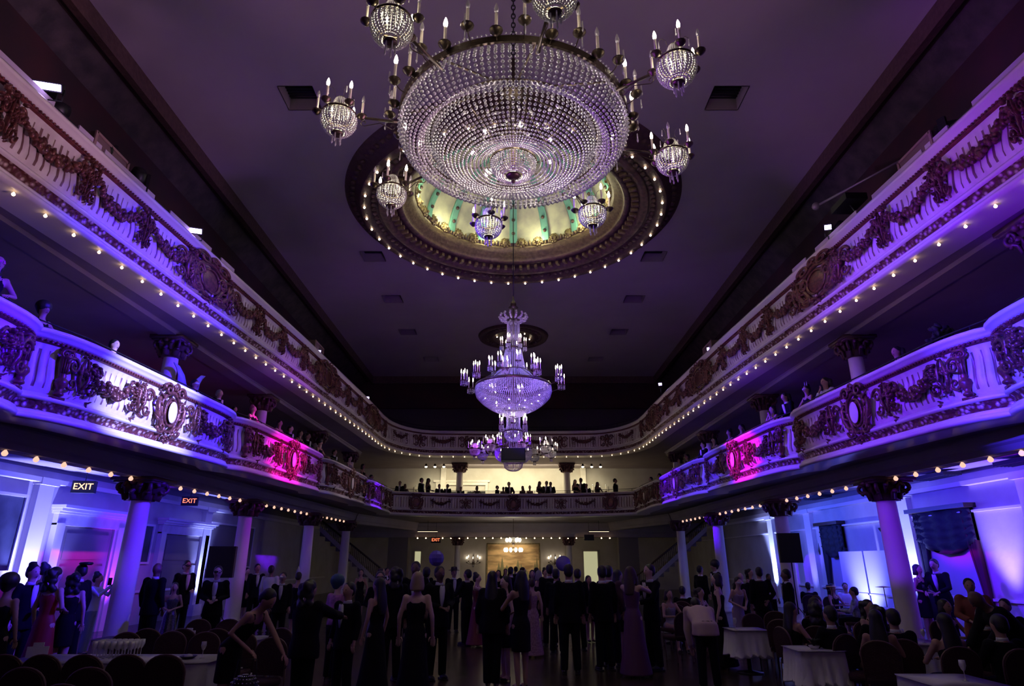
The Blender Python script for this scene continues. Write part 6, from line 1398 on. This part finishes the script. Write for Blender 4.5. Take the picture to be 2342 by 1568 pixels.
# ------------------------------------------------------------------ tables
def long_table(x0, x1, y0, y1, label, cloth_label):
    o = empty('banquet_table', ((x0 + x1) / 2, (y0 + y1) / 2, 0), label=label, cat='table'); w_, d = x1 - x0, y1 - y0
    MB().box((0, 0, .725), (w_ - .06, d - .06, .03)).build('tabletop', DARKW, o, smooth=False)
    for sx in (-1, 1):
        for sy in (-1, 1): MB().tube([(sx * (w_ / 2 - .12), sy * (d / 2 - .12), 0), (sx * (w_ / 2 - .12), sy * (d / 2 - .12), .71)], .018, 6).build('leg', BLACKM, o)
    cloth(x0, x1, y0, y1, cloth_label)
def cloth(x0, x1, y0, y1, label, drop=.62, z=.742, rot=0, grp=None):
    cx, cyy = (x0 + x1) / 2, (y0 + y1) / 2; hw, hd_ = (x1 - x0) / 2 + .01, (y1 - y0) / 2 + .01; n = 96; out = []
    def rim(i, gx, amp, zz):
        t = i / n * 2 * math.pi; c, s_ = math.cos(t), math.sin(t); k = 1 / max(abs(c) / hw, abs(s_) / hd_); x, y = c * k, s_ * k
        nx, ny = (1, 0) if abs(c) / hw >= abs(s_) / hd_ else (0, 1); off = gx + amp * math.sin(i * 1.05) + amp * .6 * math.sin(i * .37)
        return (x + math.copysign(nx * off, x), y + math.copysign(ny * off, y), zz - (0.05 * abs(c * s_) * 2 if amp > .01 else 0))
    rr = [[(0.001 * math.cos(i / n * 6.283), .001 * math.sin(i / n * 6.283), z + .006) for i in range(n)], [rim(i, -.04, 0, z + .006) for i in range(n)], [rim(i, 0, 0, z) for i in range(n)], [rim(i, .015, .006, z - .1) for i in range(n)], [rim(i, .03, .018, z - .35) for i in range(n)], [rim(i, .05, .03, z - drop) for i in range(n)], [rim(i, .045, .03, z - drop) for i in range(n)], [rim(i, .01, .006, z - .1) for i in range(n)], [rim(i, -.006, 0, z - .008) for i in range(n)]]
    mb = MB(); mb.rings(rr, True, False); o = mb.build('tablecloth', CLOTH, None, label=label, cat='tablecloth', group=grp); o.location = (cx, cyy, 0); o.rotation_euler = (0, 0, rot); return o
long_table(-6.5, -3.9, 8.7, 9.45, 'long banquet table nearest on the left, in front of the leaning woman', 'white cloth on the nearest left banquet table')
long_table(-6.9, -4.2, 11.1, 11.75, 'second left banquet table, behind the first', 'white cloth on the second left banquet table')
def small_table(x, y, s_, label, clab, rot=0):
    o = empty('cafe_table', (x, y, 0), rot, label=label, cat='table'); MB().box((0, 0, .725), (s_ - .04, s_ - .04, .03)).build('tabletop', DARKW, o, smooth=False)
    MB().lathe([(.24, 0), (.24, .02), (.04, .05), (.035, .70), (.1, .71)], 16).build('pedestal', BLACKM, o)
    cloth(x - s_ / 2, x + s_ / 2, y - s_ / 2, y + s_ / 2, clab, .42, rot=rot)
small_table(4.08, 17.4, .6, 'small square table beside the pocket square man, farthest of the right row', 'white cloth on the farthest small right table')
small_table(4.42, 12.9, .6, 'small square table in the middle of the right row', 'white cloth on the middle small right table')
small_table(4.42, 10.1, .6, 'small square table with upright clean cloth at lower right', 'white cloth with sharp corner on the lower right table')
small_table(6.3, 10.9, .85, 'small table hidden among the seated guests at right', 'white cloth glimpsed between seated guests at right')
small_table(4.72, 7.5, .72, 'low right table cut by the bottom of the picture', 'white cloth on the table at the bottom edge, right')
small_table(10.4, 18.4, 1.0, 'serving table under the white screen by right wall', 'pale blue cloth on the serving table by right wall', .1)
# chairs along the left tables
k = 0
for x, y, rz, lab in [(-5.75, 7.85, 0, 'chair back in the front row, leftmost, half cut by the frame'), (-5.32, 7.85, 0, 'chair back in the front row, second from left'), (-4.85, 7.85, 0, 'chair back in front row, middle one'), (-4.36, 7.85, 0, 'chair back in front row, fourth from left'), (-3.93, 7.85, 0, 'rightmost chair back of the front row before the bare cloth corner'),
                      (-4.86, 6.95, 0, 'nearest row chair at the left, rounded top edge shining'), (-4.2, 6.95, 0, 'nearest row chair with thin bright rim, right one'), (-3.86, 6.05, 0, 'chair only showing its pink top at the very bottom left'),
                      (-5.75, 10.05, 180, 'chair across the first left table, by the column foot'), (-5.15, 10.2, 180, 'chair across the first table, right of the glass centrepiece'), (-4.60, 10.1, 180, 'chair across the first table, second right of the centrepiece'), (-4.05, 10.1, 180, 'chair across the first table, at its right end'),
                      (-5.75, 10.75, 0, 'chair in the narrow aisle facing second table, left'), (-5.2, 10.75, 0, 'chair in the narrow aisle facing second table, centre'), (-4.65, 10.75, 0, 'chair in the narrow aisle facing second table, right'),
                      (-5.75, 12.3, 180, 'far side chair of the second left table, left of the card'), (-5.2, 12.3, 180, 'far side chair of the second left table, right of the card'), (-3.7, 10.7, 160, 'chair behind the bending woman'), (-3.35, 9.4, 170, 'chair between bending woman and picture taker')]:
    yy = y if rz == 0 else y; chair(x, yy + (0.0 if rz == 0 else 0.0), 180 + rz if rz == 0 else 0 + (rz - 180), lab)
for x, y, rz, lab in [(3.55, 14.2, 200, 'chair at right of the man with pocket square'), (4.1, 14.9, 30, 'pale topped chair near halter gown woman'), (4.9, 12.4, 150, 'dark padded chair beside the middle small table'), (4.85, 13.6, 10, 'light rimmed chair just behind the middle small table'), (4.0, 16.6, 190, 'chair in front of the farthest small table'), (5.15, 9.6, 240, 'chair beside the clean cornered cloth'), (5.6, 14.4, 160, 'chair behind the walking woman in halter gown')]: chair(x, y, rz, lab)
# table settings
def stemglass(): return MB().lathe([(.033, 0), (.034, .004), (.005, .01), (.004, .09), (.02, .11), (.034, .15), (.030, .20), (.028, .20), (.031, .15), (.001, .12)], 12).mesh('wine_glass', CRYS)
SG = stemglass()
q = random.Random(9); n = 0
for i in range(7):
    for j in range(4):
        o = bpy.data.objects.new('wine_glass', SG); C.objects.link(o); o.location = (-5.55 + i * .082, 9.06 + j * .082, .749); o.scale = (1.05,) * 3
        tag(o, 'stemmed glass in the packed block of empty glasses on the first left table', 'glass', 'stemmed glasses massed on the first left table')
for x, y, z, lab in [(-4.12, 9.1, .749, 'single glass near right end of the first left table'), (-4.55, 11.4, .749, 'glass at the right end of the second left table'), (4.2, 12.8, .749, 'glass on the middle small table'), (4.60, 10.2, .749, 'glass beside the bowl on lower right table'), (6.15, 10.75, .749, 'glass glowing violet among seated guests'), (6.45, 10.7, .749, 'second glass among the seated guests at right'), (4.85, 7.45, .749, 'glass on bottom edge table at right')]:
    o = bpy.data.objects.new('wine_glass', SG); C.objects.link(o); o.location = (x, y, z); tag(o, lab, 'glass')
def card(x, y, z, rz, s_, label):
    o = empty('place_card', (x, y, z), rz, label=label, cat='card'); mb = MB(); mb.box((0, 0, .07 * s_), (.24 * s_, .012, .13 * s_)); mb.box((0, 0, .155 * s_), (.12 * s_, .012, .05 * s_)); mb.build('board', PAPER, o, smooth=False); MB().box((0, .03, .04 * s_), (.10 * s_, .05, .008)).build('foot', PAPER, o, smooth=False)
card(-6.32, 9.10, .748, .25, 1.05, 'white shaped table card standing on first left table before red gown'); card(-5.45, 11.42, .748, 0, .85, 'white table card standing on the second left table')
o = empty('napkin_bowl', (-4.28, 9.05, .749), label='dark bowl with napkin on the first left table near its right end', cat='bowl'); MB().lathe([(.001, 0), (.06, 0), (.11, .035), (.10, .035), (.001, .012)], 16).build('bowl', BLACKM, o); MB().ball((0, 0, .03), (.06, .05, .03), n=8).build('napkin', CLOTH, o)
o = empty('flower_bowl', (4.40, 10.0, .749), label='small plant bowl on lower right table', cat='plant'); MB().lathe([(.001, 0), (.05, 0), (.08, .05), (.07, .05), (.001, .02)], 14).build('bowl', CRYS, o)
mb = MB()
for k in range(14): a = k * 2.4; mb.tube([(0, 0, .03), (.04 * math.cos(a), .04 * math.sin(a), .12), (.10 * math.cos(a), .10 * math.sin(a), .14)], [.006, .012, .003], 5)
mb.build('leaves', GREEN, o)
o = empty('glitter_bag', (-3.05, 7.9, .62), label='sequined evening bag at the lower edge beside the bending woman', cat='bag'); pos = [(.16 * math.cos(a) * math.cos(e), .10 * math.sin(a) * math.cos(e), .12 * math.sin(e)) for a in np.linspace(0, 6.28, 22) for e in np.linspace(-1.4, 1.4, 9)]
MB().ball((0, 0, 0), (.155, .095, .115), n=14).build('pouch', BLACKM, o); MB().inst(BV, BF, pos, [.010] * len(pos)).build('sequins', mat('sequin', (.5, .5, .5), .2, .9), o, kind='stuff'); MB().tube([(-.13, 0, .06), (-.10, 0, .28), (.10, 0, .28), (.13, 0, .06)], .006, 5).build('strap', BLACKM, o)
MB().lathe([(.05, -.62), (.05, -.60), (.012, -.56), (.012, -.12)], 8).build('stand', BLACKM, o)

# --- guests on the balconies
HR = ('short', 'bob', 'curly', 'updo', 'long')
Lb = [(-8.15, 8.3, 1.78, 'dark guest with pink lit mask at the left end of the balcony', 'f', 'curly', dict(mask=mat('mask_magenta', (.7, .05, .3), .4))), (-8.35, 9.6, 1.45, 'guest with round dark hair and lit cheek above the bay joint', 'f', 'afro', {}), (-8.25, 11.4, 1.45, 'guest with violet lit face and hair clip leaning on rail', 'f', 'short', dict(skin=SKINP)),
      (-8.25, 14.6, 1.56, 'masked guest wearing pale gauze wings', 'm', 'short', dict(extra='wings', mask=MASKW)), (-8.3, 16.0, 1.68, 'grey haired guest turned right, magenta light on cheek', 'm', 'short', dict(c_hair=HAIRG, skin=SKINP)), (-8.2, 16.8, 1.42, 'guest low behind the rail at the bay joint', 'f', 'bob', {}),
      (-8.1, 17.8, 1.68, 'guest with magenta lit hair ribbon', 'f', 'updo', dict(c_hair=mat('hair_rose', (.4, .1, .2), .5), skin=SKINP)), (-8.2, 20.2, 1.78, 'dark haired guest above the magenta cartouche', 'f', 'long', {}), (-8.1, 21.0, 1.76, 'guest with magenta lit profile above the cartouche', 'm', 'short', dict(skin=SKINP)), (-8.1, 22.0, 1.80, 'guest with round hair just after the cartouche', 'f', 'bob', {}),
      (-8.15, 23.0, 1.90, 'curly haired guest in shadow past the magenta bay', 'm', 'curly', {}), (-8.15, 24.5, 2.05, 'guest with very large dark hair', 'f', 'afro', {}), (-8.1, 26.5, 1.88, 'guest between the big hair and purple bay', 'm', 'short', {}), (-7.95, 28.5, 1.95, 'guest in violet light over the purple bay', 'f', 'short', dict(skin=SKINP, c_top=LAVD)), (-7.9, 31.0, 1.98, 'dark haired guest nearing the far left corner', 'f', 'bob', {}), (-7.9, 33.0, 1.95, 'guest at the far left corner of the balcony', 'm', 'short', {})]
def rail_place(x, y, h):
    r = 1.058; zt = (4.6 + h - 1.95) * r + 1.95; y *= r; base = 4.88 if 16.2 < y < 33.3 else 4.6
    return x, y, base, min(zt - base, 1.92)
for x, y, h, lab, sx, hr, kw in Lb:
    x, y, bz, h = rail_place(x, y, h); kw = dict(kw); ct = kw.pop('c_top', None); person(x, y, bz, 80 if y > 9 else 60, h, lab, sex=sx, hair=hr, top='suit' if sx == 'm' else 'dress', c_top=ct or (SUITB if sx == 'm' else BLKD), pl='lean', pr='lean', **kw)
Rb = [(8.45, 12.2, 1.58, 'curly haired guest reclining behind the flower pot side of rail', 'f', 'curly', {}), (8.2, 14.8, 1.74, 'man in white shirt with hand to his chin, elbows on rail', 'm', 'curly', dict(top='shirt', c_top=WHITE, pl='chin', pr='lean', skin=SKIN)), (8.3, 16.0, 1.80, 'masked woman with pointed ears turned left', 'f', 'updo', dict(extra='ears', mask=MASKW)),
      (8.35, 17.2, 1.92, 'guest with curly hair leaning out over blue coping', 'm', 'curly', dict(lean=10)), (8.3, 18.3, 1.80, 'violet lit guest holding both hands at face', 'f', 'bob', dict(pl='chin', pr='chin', skin=SKINP, c_top=LAVD)), (8.5, 21.5, 1.92, 'dark haired woman watching over the purple bay', 'f', 'long', {}), (8.4, 22.5, 1.98, 'second watcher over the purple bay', 'f', 'updo', {}),
      (8.3, 24.0, 2.00, 'woman with glinting mask beside a balcony capital', 'f', 'wavy', dict(mask=MASKW)), (8.15, 25.0, 2.1, 'guest standing against a balcony column at right', 'm', 'short', dict(skin=SKINP)), (8.3, 28.0, 2.02, 'guest in black beyond the balcony column', 'm', 'short', {}), (8.25, 29.1, 2.05, 'guest with light on the temple further along', 'f', 'bob', {}), (8.0, 32.5, 2.05, 'guest in dark suit nearing the far right corner', 'm', 'short', {}), (7.85, 33.9, 1.98, 'woman with long hair at far right corner', 'f', 'long', {})]
for x, y, h, lab, sx, hr, kw in Rb:
    x, y, bz, h = rail_place(x, y, h); kw = dict(kw); tp = kw.pop('top', 'suit' if sx == 'm' else 'dress'); ct = kw.pop('c_top', SUITB if sx == 'm' else BLKD); pl = kw.pop('pl', 'lean'); pr = kw.pop('pr', 'lean')
    person(x, y, bz, -80, h, lab, sex=sx, hair=hr, top=tp, c_top=ct, pl=pl, pr=pr, **kw)
Fb = [(-6.47, 35.9, 1.69, 'man seated looking at far balcony left end', 'm', 'short'), (-6.2, 36.1, 1.56, 'shorter woman next to him at the far left end', 'f', 'bob'), (-5.35, 36.7, 1.97, 'tall man standing in profile at far left column side', 'm', 'short'), (-4.95, 36.7, 1.95, 'woman with long hair beside the tall man in profile', 'f', 'long'), (-4.33, 36.9, 1.64, 'man in dark jacket left of the lit door opening', 'm', 'short'), (-3.85, 36.9, 1.64, 'broad man right in front of lit door opening', 'm', 'short'),
      (-3.08, 37.0, 1.50, 'person partly hidden by the far left balcony column', 'm', 'short'), (-2.13, 37.1, 1.56, 'woman with both hands on hips', 'f', 'bob'), (-.94, 37.1, 1.58, 'man in profile left of the man in a mask', 'm', 'short'), (-.59, 37.2, 1.51, 'small woman in front of the masked standing man', 'f', 'short'), (-.26, 37.6, 1.85, 'masked man standing tallest at centre of far balcony', 'm', 'short'), (.54, 37.2, 1.57, 'woman with long hair right of the masked man', 'f', 'long'),
      (.97, 37.2, 1.57, 'round headed guest second right of the masked man', 'f', 'updo'), (1.56, 37.2, 1.84, 'long haired woman leftmost of the close trio', 'f', 'long'), (1.96, 37.2, 1.85, 'man in the middle of the close trio', 'm', 'short'), (2.19, 37.0, 1.78, 'man at right of the close trio holding a phone', 'm', 'short'), (3.63, 36.9, 1.90, 'woman with long dark hair just right of far right column', 'f', 'long'), (3.98, 37.1, 2.02, 'tall man in white shirt front near far right column', 'm', 'short'),
      (4.26, 36.7, 1.64, 'shorter man in front of the tall man with white shirt', 'm', 'short'), (4.89, 36.6, 1.73, 'woman leaning sideways under the dark sconce', 'f', 'long'), (5.9, 36.4, 1.90, 'man in profile looking down at right end of far balcony', 'm', 'short')]
for i, (x, y, h, lab, sx, hr) in enumerate(Fb):
    pz = {'woman with both hands on hips': ('hips', 'hips')}.get(lab, (('hold', 'hold'), ('lean', 'lean'), ('stand', 'stand'))[i % 3])
    person(x, y, 4.6, (70 if 'profile' in lab else (0, 25, -25)[i % 3]), h, lab, sex=sx, hair=hr, top='suit' if sx == 'm' else 'dress', pl=pz[0], pr=pz[1], mask=MASKW if 'masked man standing' in lab else None, skin=SKIND if i % 2 else SKIN)
# band corner: two tall tripods and a drum like table
o = empty('drum_kit', (9.9, 19.0, 0), label='dark drum kit between seated musicians and the white screen', cat='drum kit')
for x, y, z, r, h in ((0, 0, .3, .28, .4), (-.45, .1, .6, .16, .2), (.4, .15, .6, .16, .2), (0, .2, .85, .14, .16)): MB().lathe([(r, 0), (r, h), (r * .98, h), (.001, h), (.001, 0)][:3] + [(.001, h)], 20, (x, y, z - .25)).build('drum', BLACKM, o)
for x, y in ((-.7, .2), (.75, .1)): MB().lathe([(.01, 0), (.012, 1.25), (.22, 1.27), (.001, 1.30)], 16, (x, y, 0)).build('cymbal_stand', mat('brass', (.5, .4, .2), .3, .8), o)
